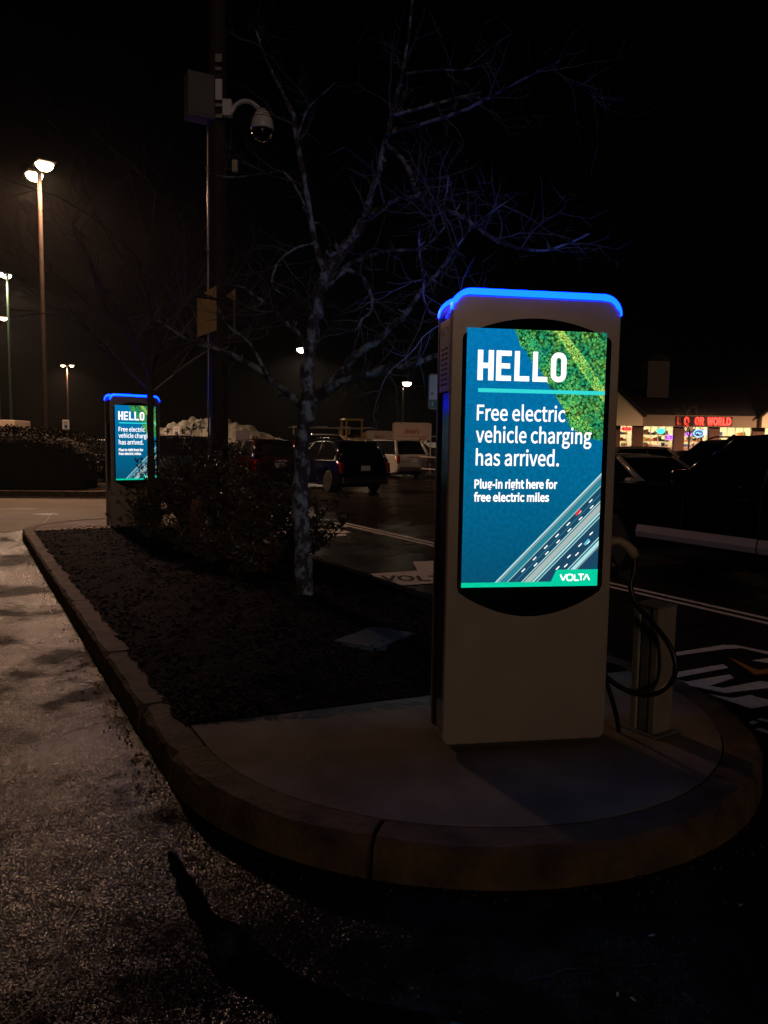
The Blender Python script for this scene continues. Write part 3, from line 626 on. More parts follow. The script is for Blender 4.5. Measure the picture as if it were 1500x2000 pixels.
LIMBS = {
 'trunk': [(-0.73,7.12,0.12,0.085),(-0.75,7.12,0.6,0.078),(-0.77,7.11,0.98,0.073),(-0.77,7.11,1.46,0.069),(-0.74,7.1,1.78,0.071),(-0.71,7.1,2.01,0.08)],
 'lead': [(-0.71,7.1,1.99,0.066),(-0.72,7.08,2.29,0.057),(-0.68,7.06,2.52,0.054),(-0.63,7.04,2.79,0.049),(-0.59,7.02,3.01,0.047),(-0.55,7.0,3.12,0.044)],
 'a1': [(-0.55,7.0,3.12,0.028),(-0.65,7.08,3.4,0.026),(-0.72,7.15,3.74,0.024),(-0.78,7.22,4.07,0.024),(-0.85,7.3,4.37,0.022),(-0.89,7.38,4.63,0.02),(-1.02,7.45,4.89,0.015),(-1.16,7.52,5.17,0.01),(-1.27,7.6,5.47,0.008)],
 'a2': [(-0.55,7.0,3.12,0.042),(-0.39,6.96,3.33,0.042),(-0.26,6.93,3.49,0.039),(-0.19,6.89,3.61,0.032),(-0.16,6.85,3.74,0.025),(-0.09,6.82,3.96,0.025),(-0.04,6.78,4.15,0.025),(0.01,6.75,4.35,0.02),(0.06,6.71,4.55,0.018),(0.1,6.67,4.7,0.016),(0.14,6.64,4.96,0.011),(0.17,6.6,5.26,0.009)],
 'a3': [(-0.04,6.75,4.14,0.018),(0.08,6.62,4.01,0.018),(0.17,6.48,3.83,0.017),(0.2,6.35,3.67,0.017),(0.25,6.21,3.56,0.019),(0.32,6.08,3.48,0.018),(0.43,5.94,3.39,0.016),(0.59,5.81,3.26,0.015),(0.71,5.67,3.13,0.013),(0.8,5.54,3.04,0.013),(0.94,5.4,2.97,0.011),(1.05,5.27,2.93,0.009),(1.19,5.13,2.95,0.007),(1.27,5.0,2.97,0.004)],
 'a4': [(-0.2,6.9,3.57,0.023),(-0.06,6.67,3.6,0.02),(0.09,6.43,3.6,0.017),(0.23,6.2,3.56,0.014)],
 'a5': [(-0.02,6.7,4.21,0.016),(0.33,6.52,4.24,0.013),(0.57,6.33,4.25,0.013),(0.79,6.15,4.29,0.01),(0.9,5.97,4.29,0.008),(1.05,5.78,4.3,0.006),(1.17,5.6,4.29,0.004)],
 'a6': [(0.03,6.7,4.36,0.013),(0.34,6.77,4.47,0.014),(0.51,6.83,4.55,0.011),(0.78,6.9,4.64,0.007)],
 'a7': [(0.1,6.6,4.64,0.011),(0.36,6.47,4.62,0.009),(0.57,6.33,4.56,0.006),(0.77,6.2,4.56,0.004)],
 'b1': [(-0.52,7.0,3.08,0.021),(-0.3,6.77,3.17,0.018),(-0.12,6.53,3.18,0.015),(0.01,6.3,3.16,0.013),(0.22,6.07,3.12,0.01),(0.3,5.83,3.1,0.008),(0.4,5.6,3.16,0.006)],
 'b2': [(0.38,5.4,2.71,0.005),(0.31,5.4,2.76,0.007)],
 'c': [(-0.58,7.0,2.96,0.021),(-0.49,6.92,3.03,0.018),(-0.36,6.84,3.12,0.018),(-0.23,6.76,3.06,0.016),(-0.16,6.68,2.95,0.013),(-0.13,6.6,2.82,0.013),(-0.14,6.52,2.71,0.011),(-0.2,6.44,2.65,0.011),(-0.23,6.36,2.57,0.008),(-0.28,6.28,2.53,0.008),(-0.4,6.2,2.53,0.004)],
 'd': [(-0.69,7.1,2.02,0.047),(-0.52,6.96,2.14,0.039),(-0.37,6.82,2.27,0.034),(-0.26,6.67,2.38,0.031),(-0.06,6.53,2.49,0.026),(0.06,6.39,2.6,0.023),(0.14,6.25,2.65,0.021),(0.25,6.11,2.79,0.016),(0.35,5.97,2.89,0.014),(0.43,5.83,2.97,0.012),(0.5,5.68,3.05,0.009),(0.6,5.54,3.16,0.006),(0.8,5.4,3.28,0.004)],
 'e': [(-0.68,7.1,2.01,0.043),(-0.52,6.95,2.09,0.037),(-0.38,6.8,2.16,0.032),(-0.14,6.65,2.22,0.029),(0.04,6.5,2.26,0.026),(0.22,6.35,2.28,0.023),(0.38,6.2,2.32,0.021),(0.54,6.05,2.41,0.016),(0.71,5.9,2.51,0.01)],
 'f': [(-0.72,7.1,1.95,0.038),(-0.79,7.18,1.98,0.036),(-0.93,7.26,2.08,0.034),(-1.08,7.34,2.2,0.032),(-1.23,7.42,2.32,0.03),(-1.4,7.5,2.41,0.027),(-1.56,7.58,2.49,0.023),(-1.73,7.66,2.54,0.02),(-1.96,7.74,2.61,0.015),(-2.18,7.82,2.75,0.01),(-2.4,7.9,2.86,0.005)],
 'f2': [(-1.08,7.3,2.2,0.019),(-1.24,7.4,2.46,0.015),(-1.36,7.5,2.61,0.012),(-1.52,7.6,2.72,0.01),(-1.66,7.7,2.93,0.008)],
 'g': [(-0.7,7.05,2.43,0.028),(-0.79,7.13,2.59,0.026),(-0.95,7.21,2.73,0.022),(-1.04,7.29,2.83,0.019),(-1.13,7.36,2.91,0.017),(-1.27,7.44,3.01,0.012),(-1.4,7.52,3.1,0.01),(-1.57,7.6,3.15,0.005)],
 'h': [(0.19,5.0,2.96,0.005),(0.2,4.92,2.8,0.007),(0.22,4.83,2.64,0.006),(0.22,4.75,2.52,0.006),(0.25,4.67,2.42,0.006),(0.28,4.58,2.37,0.006),(0.31,4.5,2.32,0.006)],
 'i': [(0.44,5.9,3.6,0.008),(0.43,5.9,3.49,0.008),(0.41,5.9,3.39,0.008)],
 'i2': [(0.18,6.3,3.7,0.01),(0.31,6.1,3.65,0.008),(0.44,5.9,3.6,0.006)],
 'j': [(-0.75,7.2,3.75,0.012),(-0.94,7.33,4.08,0.01),(-1.15,7.45,4.13,0.007),(-1.51,7.58,4.13,0.008),(-1.78,7.7,4.22,0.005)],
 'k': [(-0.85,7.3,4.37,0.012),(-0.74,7.2,4.6,0.01),(-0.62,7.1,4.67,0.007),(-0.48,7.0,4.75,0.005)],
 'l': [(-0.64,7.05,3.4,0.012),(-0.81,6.99,3.34,0.009),(-0.95,6.92,3.21,0.009),(-1.01,6.86,3.0,0.007),(-0.87,6.8,2.88,0.005)],
}
def rough_path(pts, sub=4, amp=.5, rnd=random):
    """resample a (x,y,z,r) polyline smoothly and give it small kinks and knots"""
    P = cat_rom([p[:3] for p in pts], sub); rad = []
    for i in range(len(pts) - 1):
        for k in range(sub): t = k / sub; rad.append(pts[i][3] * (1 - t) + pts[i + 1][3] * t)
    rad.append(pts[-1][3])
    Q = [p + Vector((rnd.uniform(-1, 1), rnd.uniform(-1, 1), rnd.uniform(-1, 1))) * rad[i] * amp * (0 if i == 0 else 1) for i, p in enumerate(P)]
    return Q, [r * rnd.uniform(.88, 1.15) for r in rad]
def twig(bm, p, d, length, rad, depth, rnd, droop=0.):
    n = max(3, int(length / .07)); P = [p]; R_ = [rad]; dd = d.normalized(); kids = []
    for i in range(n):
        dd = (dd + Vector((rnd.uniform(-.28, .28), rnd.uniform(-.28, .28), rnd.uniform(-.24, .28) - droop))).normalized()
        P.append(P[-1] + dd * length / n); R_.append(rad * (1 - .75 * (i + 1) / n))
        if depth > 0 and rnd.random() < .48: kids.append((P[-1], dd, R_[-1]))
    tube(bm, P, R_, 5 if rad > .006 else 4, cap=False)
    for (q, dq, rq) in kids:
        side = dq.orthogonal().normalized(); side.rotate(Matrix.Rotation(rnd.uniform(0, 6.28), 3, dq))
        twig(bm, q, dq * .6 + side * rnd.uniform(.5, 1.0) + Vector((0, 0, .12)), length * rnd.uniform(.35, .65), max(.0022, rq * .6), depth - 1, rnd, droop)
def make_tree1():
    rnd = random.Random(21); c = Vector((-.73, 7.12, .15))
    t = thing('ornamental_tree', 'bare lichen-covered tree with low fork behind the near charging kiosk', 'tree', c)
    tw = bmesh.new(); off = lambda q: q - c
    for k, pts in LIMBS.items():
        P, rad = rough_path(pts, 5, .16 if k == 'trunk' else .32, rnd)
        bm = bmesh.new()
        if k == 'trunk':
            rad[0] *= 1.35; rad[1] *= 1.15
        tube(bm, [off(p) for p in P], rad, 14 if k in ('trunk', 'lead') else 9)
        if k not in ('trunk', 'lead'):
            for q in range(max(1, len(P) // 5)):                        # small spurs and stubs
                i = rnd.randrange(1, len(P) - 1); dv = Vector((rnd.uniform(-1, 1), rnd.uniform(-1, 1), rnd.uniform(-.3, 1))).normalized()
                tube(bm, [off(P[i]), off(P[i] + dv * rad[i] * 2.2), off(P[i] + dv * (rad[i] * 2 + .03) + Vector((0, 0, .01)))], [rad[i] * .55, rad[i] * .4, rad[i] * .2], 5)
        obj('trunk' if k == 'trunk' else 'limb', bm, BARK, t, smooth=True)
        if k == 'trunk': continue
        nT = {'lead': 4}.get(k, int(2 + len(P) * .15))
        for q in range(nT):
            i = rnd.randrange(len(P) // 4, len(P)); tg = (P[min(i + 1, len(P) - 1)] - P[max(0, i - 1)]).normalized()
            sd_ = tg.orthogonal().normalized(); sd_.rotate(Matrix.Rotation(rnd.uniform(0, 6.28), 3, tg))
            d = tg * rnd.uniform(.3, .9) + sd_ * rnd.uniform(.6, 1.1) + Vector((0, 0, .15))
            twig(tw, off(P[i]), d, rnd.uniform(.25, .65), max(.0045, min(.010, rad[i] * .55)), 2, rnd)
    o = obj('twigs', tw, TWIG, t); o['kind'] = 'stuff'
    return t
make_tree1()
def grow(bmL, bmT, p, d, length, rad, depth, rnd, spread=.55):
    n = max(3, int(length / .22)); P = [p]; R_ = [rad]; dd = d.normalized()
    for i in range(n):
        dd = (dd + Vector((rnd.uniform(-.16, .16), rnd.uniform(-.16, .16), rnd.uniform(-.1, .13)))).normalized()
        P.append(P[-1] + dd * length / n); R_.append(rad * (1 - .45 * (i + 1) / n))
    tube(bmL if rad > .012 else bmT, P, R_, 8 if rad > .03 else 5, cap=False)
    if depth <= 0: return
    nk = rnd.choice((2, 3, 3)) if depth > 1 else rnd.choice((3, 4))
    for k in range(nk):
        i = n if k == 0 else rnd.randrange(max(1, n // 3), n + 1); tg = (P[i] - P[i - 1]).normalized()
        sd_ = tg.orthogonal().normalized(); sd_.rotate(Matrix.Rotation(rnd.uniform(0, 6.28), 3, tg)); sd_.z *= .5
        grow(bmL, bmT, P[i], tg + sd_ * rnd.uniform(spread, spread * 1.9), length * rnd.uniform(.55, .82), R_[i] * rnd.uniform(.55, .78), depth - 1, rnd, spread)
def make_bare_tree(name, label, base, h0, rad, limbs, depth, seed, group=None, lean=(0, 0)):
    rnd = random.Random(seed); t = thing(name, label, 'tree', base, 0, group); bmk = bmesh.new(); bmL = bmesh.new(); bmT = bmesh.new()
    top = Vector((lean[0], lean[1], h0))
    Pk, rk_ = rough_path([(0, 0, -.02, rad * 1.3), (lean[0] * .2, lean[1] * .2, h0 * .35, rad), (lean[0] * .6, lean[1] * .6, h0 * .7, rad * .92), (*top, rad * .9)], 5, .12, rnd)
    tube(bmk, Pk, rk_, 12)
    for k in range(limbs):
        a = 6.283 * k / limbs + rnd.uniform(-.4, .4); el = rnd.uniform(.6, 1.25)
        st = top if k % 2 == 0 else Vector((lean[0], lean[1], 0)) * .8 + Vector((0, 0, h0 * rnd.uniform(.78, .98)))
        grow(bmL, bmT, st, Vector((math.cos(a) * math.cos(el), math.sin(a) * math.cos(el), math.sin(el))), h0 * rnd.uniform(.55, .85), rad * rnd.uniform(.45, .62), depth, rnd)
    obj('trunk', bmk, DBARK, t, smooth=True); obj('crown', bmL, DBARK, t, smooth=True); o = obj('twigs', bmT, TWIG, t); o['kind'] = 'stuff'
    return t
make_bare_tree('slender_tree', 'slender dark bare tree in front of the distant charging kiosk', (-3.66, 12.05, .17), 2.45, .056, 9, 5, 4)
make_bare_tree('shopfront_tree', 'small bare tree in front of the liquor shop windows', (24.2, 61.5, gz(24, 61)), 1.6, .08, 7, 4, 15)

# ================================================================ SHRUBS AND HEDGE
leafg = mat('evergreen_leaf', (.035, .045, .014), .32, noise=(6, (.085, .075, .025), .1))
leafr = mat('evergreen_leaf_brown', (.10, .05, .02), .4, noise=(6, (.16, .085, .035), .1))
def leaf_quad(V, F, p, d, l, w_, rnd):
    d = d.normalized(); s = d.orthogonal().normalized(); s.rotate(Matrix.Rotation(rnd.uniform(0, 6.28), 3, d)); n = d.cross(s) * (l * .12)
    i = len(V); V += [tuple(p), tuple(p + d * l * .5 + s * w_ + n), tuple(p + d * l), tuple(p + d * l * .5 - s * w_ + n)]; F.append((i, i + 1, i + 2, i + 3))
def make_shrub(label, base, rx, ry, h, nst, seed, lpt=7, grp='evergreen shrubs in the mulch bed'):
    rnd = random.Random(seed); t = thing('evergreen_shrub', label, 'shrub', base, 0, grp); bm = bmesh.new(); V, F = [], []; V2, F2 = [], []
    for k in range(nst):
        a = rnd.uniform(0, 6.283); q = rnd.random() ** .5; tgt = Vector((rx * q * math.cos(a), ry * q * math.sin(a), h * rnd.uniform(.45, 1.05) * (1 - .35 * q * q)))
        P = [Vector((rnd.uniform(-.06, .06), rnd.uniform(-.06, .06), -.03))]; n = 6
        for i in range(1, n + 1): s = i / n; P.append(Vector((tgt.x * s ** 1.2, tgt.y * s ** 1.2, tgt.z * s)) + Vector((rnd.uniform(-1, 1), rnd.uniform(-1, 1), rnd.uniform(-1, 1))) * .03)
        tube(bm, P, [.009 * (1 - .7 * i / n) for i in range(n + 1)], 4, cap=False)
        for i in range(2, n + 1):
            for b in range(2):                                          # side sprays, a whorl of leaves at each tip
                d = ((P[i] - P[i - 1]).normalized() * .5 + Vector((rnd.uniform(-1, 1), rnd.uniform(-1, 1), rnd.uniform(-.2, .9)))).normalized(); tip = P[i] + d * rnd.uniform(.05, .16)
                tube(bm, [P[i], tip], [.004, .002], 3, cap=False)
                for c_ in range(lpt):
                    ld = (d * .7 + Vector((rnd.uniform(-1, 1), rnd.uniform(-1, 1), rnd.uniform(-.6, .8)))).normalized()
                    VV, FF = (V, F) if rnd.random() < .55 else (V2, F2)
                    leaf_quad(VV, FF, tip - d * rnd.uniform(0, .05), ld, rnd.uniform(.035, .065), rnd.uniform(.008, .014), rnd)
    obj('stems', bm, DBARK, t); o = obj('foliage', (V, F), leafg, t); o['kind'] = 'stuff'; o = obj('foliage', (V2, F2), leafr, t); o['kind'] = 'stuff'
for lab, (x, y), rx, ry, h, n, sd_ in (
    ('tall full evergreen shrub beside the utility pole base', (-2.75, 10.9), .8, .7, 1.62, 95, 1),
    ('low spreading evergreen shrub at the foot of the distant charging kiosk', (-3.45, 11.15), .55, .5, .85, 40, 2),
    ('broad evergreen shrub between the orange post and the lichen-covered tree', (-1.75, 10.3), .85, .65, 1.4, 90, 3),
    ('evergreen shrub with long side sprays directly behind the lichen-covered trunk', (-.98, 8.75), .62, .5, .95, 48, 4),
    ('low evergreen shrub in front of the orange post', (-2.0, 9.0), .65, .5, .62, 34, 5),
    ('sparse small evergreen shrub by the right-hand kerb stones', (-1.45, 8.3), .45, .4, .45, 20, 6)):
    make_shrub(lab, (x, y, .19), rx, ry, h, n, sd_)
op = thing('marker_post', 'rusty orange steel post half hidden among the evergreen shrubs', 'post', (-2.39, 9.75, .17))
orm = mat('rusty_orange', (.30, .10, .02), .7, noise=(9, (.16, .06, .02), .1))
bm = bmesh.new(); lathe(bm, [(.075, 0), (.075, .62), (.07, .67), (.045, .705), (0.0, .715)], 18); obj('shaft', bm, orm, op, smooth=True)
bm = bmesh.new(); lathe(bm, [(.1, -.02), (.1, .03), (.076, .045)], 18); obj('collar', bm, orm, op)
# clipped hedge across the aisle, on its own kerbed island
def make_hedge(name, label, x0, x1, y0, y1, h, zb, seed, nleaf):
    rnd = random.Random(seed); t = thing(name, label, 'hedge', ((x0 + x1) / 2, (y0 + y1) / 2, zb)); hx, hy = (x1 - x0) / 2, (y1 - y0) / 2
    def sh(a, b, s=1.):                                                 # rounded block: superellipse section
        ca, sa, cb, sb = math.cos(a), math.sin(a), math.cos(b), math.sin(b); e = .38; pw = lambda q: math.copysign(abs(q) ** e, q)
        return Vector((hx * pw(ca) * pw(cb) * s, hy * pw(sa) * pw(cb) * s, h * abs(sb) ** e * s))
    bm = bmesh.new(); na, nb = 40, 10; rings = [[bm.verts.new(sh(6.283 * i / na, j / nb * 1.5, .93)) for i in range(na)] for j in range(nb + 1)]
    for j in range(nb):
        for i in range(na): bm.faces.new((rings[j][i], rings[j][(i + 1) % na], rings[j + 1][(i + 1) % na], rings[j + 1][i]))
    bm.faces.new(rings[-1]); obj('core', bm, mat('hedge_core', (.012, .012, .006), .9), t)
    V, F = [], []
    for k in range(nleaf):
        p = sh(rnd.uniform(0, 6.283), rnd.random() ** .8 * 1.57, rnd.uniform(.9, 1.02)); p += Vector((0, 0, .05 * mno.noise((p.x * 2, p.y * 2, 3))))
        d = Vector((rnd.uniform(-1, 1), rnd.uniform(-1, 1), rnd.uniform(-.3, 1))); leaf_quad(V, F, p, d, rnd.uniform(.06, .11), rnd.uniform(.02, .04), rnd)
    o = obj('foliage', (V, F), mat('hedge_leaf', (.014, .011, .005), .75, spec=.15, noise=(4, (.03, .022, .008), .1)), t); o['kind'] = 'stuff'
make_hedge('clipped_hedge', 'dark clipped hedge with rounded end on the island across the aisle', -20, -8.35, 21.8, 24.2, 1.78, .12, 3, 9000)
P2 = [(-24, 20.3), (-8.2, 21.35), (-7.5, 21.9), (-7.4, 23.6), (-8.4, 25.2), (-24, 25.2)]
bm = bmesh.new(); prism(bm, P2, 'z', -.02, .15); struct(obj('far_island', bm, granite, bevel=.02))
bm = bmesh.new(); prism(bm, [(x + (.18 if x < -20 else -.18) , y + (.2 if y < 22 else -.2)) for x, y in P2], 'z', .05, .154); struct(obj('far_island_soil', bm, mulch_m))

# ================================================================ UTILITY POLE
up = thing('utility_pole', 'dark wooden utility pole with camera and boxes rising from the shrubs', 'utility pole', (-2.62, 12.2, .15))
polem = mat('creosote_wood', (.022, .015, .011), .8, noise=(6, (.045, .03, .02), .1), bump=(30, .006))
bm = bmesh.new(); lathe(bm, [(.145, -.05), (.14, 2), (.13, 5), (.12, 9.4), (.11, 9.5)], 20); obj('pole', bm, polem, up, smooth=True)
galv = mat('galvanised_conduit', (.45, .42, .38), .3, metal=.8)
bm = bmesh.new(); tube(bm, [(-.165, -.02, 0), (-.16, -.02, 2.6), (-.152, -.02, 6.1), (-.15, -.02, 6.3)], .014, 8); obj('conduit', bm, galv, up, smooth=True)
for z in (.8, 2.0, 3.2, 4.4, 5.6):
    bxo('strap', galv, up, -.182, -.14, -.045, .005, z, z + .03)
boxm = mat('equipment_grey', (.13, .12, .125), .5); whitem = mat('camera_white', (.80, .76, .75), .35)
bm = bmesh.new(); box(bm, -.20, .20, -.14, .14, 6.28, 6.92, Matrix.Translation((-.25, -.12, 0)) @ Matrix.Rotation(R(28), 4, 'Z')); eb = obj('equipment_box', bm, boxm, up, bevel=.012)
bm = bmesh.new(); box(bm, -.17, .17, -.146, -.139, 6.33, 6.87, Matrix.Translation((-.25, -.12, 0)) @ Matrix.Rotation(R(28), 4, 'Z')); obj('box_door', bm, mat('equipment_door', (.14, .13, .135), .5), eb)
for z, h in ((6.30, .06), (6.46, .05), (6.56, .30), (6.98, .05), (7.1, .12)):
    bxo('bracket', galv if h < .2 else whitem, up, .0, .10, -.17, -.13, z, z + h, bevel=.004)
bxo('arm_mount', whitem, up, .11, .25, -.22, -.10, 6.32, 6.56, bevel=.015)
bm = bmesh.new(); tube(bm, cat_rom([(.24, -.16, 6.38), (.30, -.18, 6.47), (.42, -.22, 6.52), (.55, -.26, 6.49), (.66, -.30, 6.40), (.70, -.31, 6.34)]), [.032] * 41, 10); obj('camera_arm', bm, whitem, up, smooth=True)
dc = bmesh.new(); lathe(dc, [(.0, .30), (.055, .29), (.10, .24), (.145, .16), (.165, .06), (.172, 0), (.166, -.01)], 24, Matrix.Translation((.73, -.32, 6.08))); hs = obj('camera_housing', dc, whitem, up, smooth=True)
dc = bmesh.new(); lathe(dc, [(.160, 0), (.155, -.06), (.12, -.12), (.065, -.158), (0, -.168)], 24, Matrix.Translation((.73, -.32, 6.075))); obj('camera_dome', dc, mat('smoked_dome', (.008, .008, .01), .06, coat=.5), hs, smooth=True)
dc = bmesh.new(); lathe(dc, [(.150, .0), (.150, .008)], 24, Matrix.Translation((.73, -.32, 6.235))); obj('camera_seam', dc, blackm, hs)
bxo('small_sensor', mat('sensor_cream', (.55, .48, .33), .5), up, .25, .33, -.2, -.12, 5.52, 5.69, bevel=.008)
bxo('sensor_arm', polem, up, .12, .26, -.17, -.15, 5.55, 5.58)
ys_ = mat('yellow_sign', (.52, .29, .05), .55, noise=(6, (.40, .22, .04), .1))
us = thing('yellow_sign', 'tattered yellow plate sign strapped to the utility pole', 'sign', (-2.62, 12.2, 3.2))
ym = Matrix.Translation((-.14, -.19, 0)) @ Matrix.Rotation(R(12), 4, 'Z')
bm = bmesh.new(); prism(bm, [(-.145, .0), (.145, .115), (.145, .56), (-.145, .585)], 'y', -.004, .004); bmesh.ops.transform(bm, matrix=ym, verts=bm.verts[:]); obj('sign_plate', bm, ys_, us)
bm = bmesh.new(); prism(bm, [(-.05, .66), (.145, .60), (.145, .79)], 'y', -.004, .004); bmesh.ops.transform(bm, matrix=ym, verts=bm.verts[:]); obj('sign_corner', bm, ys_, us)
bm = bmesh.new(); prism(bm, [(.30, .64), (.43, .58), (.43, .76)], 'y', -.004, .004); bmesh.ops.transform(bm, matrix=ym, verts=bm.verts[:]); obj('sign_corner', bm, ys_, us)
bm = bmesh.new(); box(bm, -.08, .42, .004, .02, .585, .612, ym); obj('sign_strap', bm, polem, us)
bm = bmesh.new(); box(bm, .395, .43, .004, .02, .05, .6, ym); obj('sign_edge', bm, mat('faded_sign_back', (.10, .06, .03), .6), us)

# ================================================================ LAMP POSTS
lens = glow('lamp_lens', (1, .72, .40), 16); lensw = glow('lamp_lens_white', (1, .80, .58), 22)
lpole = mat('lamp_pole_paint', (.075, .052, .034), .6); lgreen = mat('pole_green', (.04, .085, .045), .6); lhead = mat('lamp_head_paint', (.06, .05, .045), .5)  # one pole has a green base colour, the others brown
def lamp_post(label, x, y, h, heads, pm, power, lm=lens, col=(1, .56, .35), rot=0., rad=.085, ls=1.):
    z0 = gz(x, y); t = thing('parking_lamp', label, 'street lamp', (x, y, z0), rot, 'lit parking-lot lamp posts'); h -= z0
    bm = bmesh.new(); lathe(bm, [(rad * 2.2, 0), (rad * 2.2, .6), (rad * 1.2, .62), (rad, .7), (rad * .75, h)], 12); obj('pole', bm, pm, t, smooth=False)
    for (dx, dy, dz) in heads:
        d = Vector((dx, dy, 0)); l = d.length; dn = d.normalized() if l > 0 else Vector((1, 0, 0)); ang = math.atan2(dn.y, dn.x)
        rotm = Matrix.Translation((dx, dy, h + dz)) @ Matrix.Rotation(ang, 4, 'Z')
        bm = bmesh.new(); tube(bm, [(0, 0, h - .15), (dx * .5, dy * .5, h + dz * .6 + .04), (dx - dn.x * .2, dy - dn.y * .2, h + dz + .06)], .04, 6); obj('arm', bm, pm, t)
        bm = bmesh.new(); prism(bm, [(-.36, -.02), (.38, -.02), (.36, .03), (.15, .09), (-.28, .09)], 'y', -.28, .28); bmesh.ops.transform(bm, matrix=rotm, verts=bm.verts[:]); hd_ = obj('lamp_head', bm, lhead, t, bevel=.02)
        bm = bmesh.new(); vv = lathe(bm, [(.0, -.24 * ls), (.14 * ls, -.21 * ls), (.24 * ls, -.13 * ls), (.28 * ls, -.022)], 16, rotm); obj('lens', bm, lm, hd_, smooth=True)
        ld = bpy.data.lights.new('lamp_light', 'SPOT'); lo = bpy.data.objects.new('lamp_light', ld); COL.objects.link(lo); lo.parent = t
        lo.location = (dx, dy, h + dz - .3); ld.energy = power; ld.color = col; ld.spot_size = R(165); ld.spot_blend = .5; ld.shadow_soft_size = .4
    return t
lamp_post('tall lamp post with two glaring heads behind the clipped hedge', -11.42, 26, 10.3, ((.39, -.5, .05), (-.39, .5, .05)), lpole, LAMP_W * 1.5)
lamp_post('green lamp post with close-set heads standing far beyond the clipped hedge', -21.75, 45, 10.9, ((-.3, .5, .05), (-.3, -.5, -.05)), lgreen, LAMP_W * 1.3, lensw, (1, .74, .52))
lamp_post('lamp post just beyond the green lamp post', -28.9, 58, 10.3, ((.5, 0, .1),), lpole, LAMP_W * 1.3)
lamp_post('small far lamp post between the hedge and the distant charging kiosk', -41.0, 100, 10.8, ((.6, 0, .05), (-.5, 0, .05)), lpole, LAMP_W * 2, rad=.1)
lamp_post('lamp post whose head shows beside the lichen-covered trunk', -7.6, 75, 10.4, ((-.55, 0, .05), (-.1, -.9, 0)), lpole, LAMP_W * 3, lensw, (1, .74, .52), rad=.1, ls=1.7)
lamp_post('brilliant lamp post far off between the lichen-covered tree and near kiosk', 2.2, 100, 9.25, ((.5, 0, .05),), lpole, LAMP_W * 3, lensw, (1, .78, .58), rad=.1, ls=2.1)
lamp_post('lamp post standing out of view to the side of the liquor shop', 41, 50, 10.5, ((-.6, 0, .05), (.6, 0, .05)), lpole, LAMP_W * 34)  # unseen post added for the light on the shop gable

# --- white and green parking sign beyond the kiosk
ps = thing('parking_sign', 'white parking sign with green footer on a green post behind the near kiosk', 'sign', (.53, 7.15, .15), R(4))
bm = bmesh.new(); prism(bm, rrect(-.14, .14, 1.795, 2.12, .03, .03), 'y', -.004, .004); pp = obj('sign_plate', bm, mat('sign_edge_grey', (.25, .25, .25), .5), ps)
plate('sign_face', rrect(-.128, .128, 1.885, 2.108, .022, .002), mat('sign_white', (.62, .70, .70), .5), pp, -.0055)
plate('sign_footer', rrect(-.128, .128, 1.807, 1.882, .002, .022), mat('sign_green', (.02, .20, .08), .5), pp, -.0055)
text('sign_letter', '2', mat('sign_white', (.62, .70, .70), .5), pp, -.115, -.09, 1.83, 1.862, -.007, bold=.02)
text('sign_letter', 'R', mat('sign_ink', (.03, .10, .08), .5), pp, -.112, -.09, 1.925, 1.95, -.007, bold=.02)
bxo('post', mat('sign_post_green', (.03, .12, .05), .5, metal=.3), ps, -.03, .03, .006, .04, 0, 2.1)

# ================================================================ VEHICLES
tyre_m = mat('tyre_rubber', (.012, .012, .012), .75); rim_m = mat('alloy', (.45, .45, .45), .3, metal=.9); glassm = mat('car_glass', (.006, .007, .009), .05, coat=.2)
chrome = mat('chrome', (.75, .72, .68), .12, metal=1.0); tail_m = mat('tail_lens', (.16, .004, .004), .12); head_m = mat('head_lens', (.5, .5, .5), .1); plate_m = mat('number_plate', (.5, .5, .47), .5)
tail_on = glow('tail_lit', (1, .06, .03), 3.0); trim_m = mat('black_trim', (.012, .012, .012), .5); under_m = mat('underbody', (.006, .006, .006), .9)
WHEELS = {}
def wheel(parent, x, y, r, side):
    key = round(r, 3)
    if key not in WHEELS:
        w_ = .21; rx = Matrix.Rotation(R(90), 4, 'X')
        bm = bmesh.new(); lathe(bm, [(r * .62, -w_ / 2), (r * .9, -w_ / 2), (r, -w_ / 2 + .035), (r, w_ / 2 - .035), (r * .9, w_ / 2), (r * .62, w_ / 2)], 28, rx)
        a = bpy.data.meshes.new('tyre'); bmesh.ops.recalc_face_normals(bm, faces=bm.faces[:]); bm.to_mesh(a); bm.free(); a.materials.append(tyre_m)
        bm = bmesh.new(); lathe(bm, [(r * .63, -w_ / 2 + .005), (r * .63, w_ / 2 - .012), (r * .58, w_ / 2 - .006), (r * .57, w_ / 2 - .05)], 28, rx)
        for k in range(5): box(bm, r * .08, r * .6, -.035, .035, w_ / 2 - .055, w_ / 2 - .012, rx @ Matrix.Rotation(6.283 * k / 5, 4, 'Z'))
        lathe(bm, [(.05, w_ / 2 - .06), (.05, w_ / 2 - .005), (.03, w_ / 2)], 12, rx)
        b = bpy.data.meshes.new('rim'); bmesh.ops.recalc_face_normals(bm, faces=bm.faces[:]); bm.to_mesh(b); bm.free(); b.materials.append(rim_m); WHEELS[key] = (a, b)
    a, b = WHEELS[key]; o = bpy.data.objects.new('wheel', a); COL.objects.link(o); o.parent = parent; o.location = (x, y, r); o.rotation_euler = (0, 0, R(180) if side > 0 else 0)
    q = bpy.data.objects.new('rim', b); COL.objects.link(q); q.parent = o
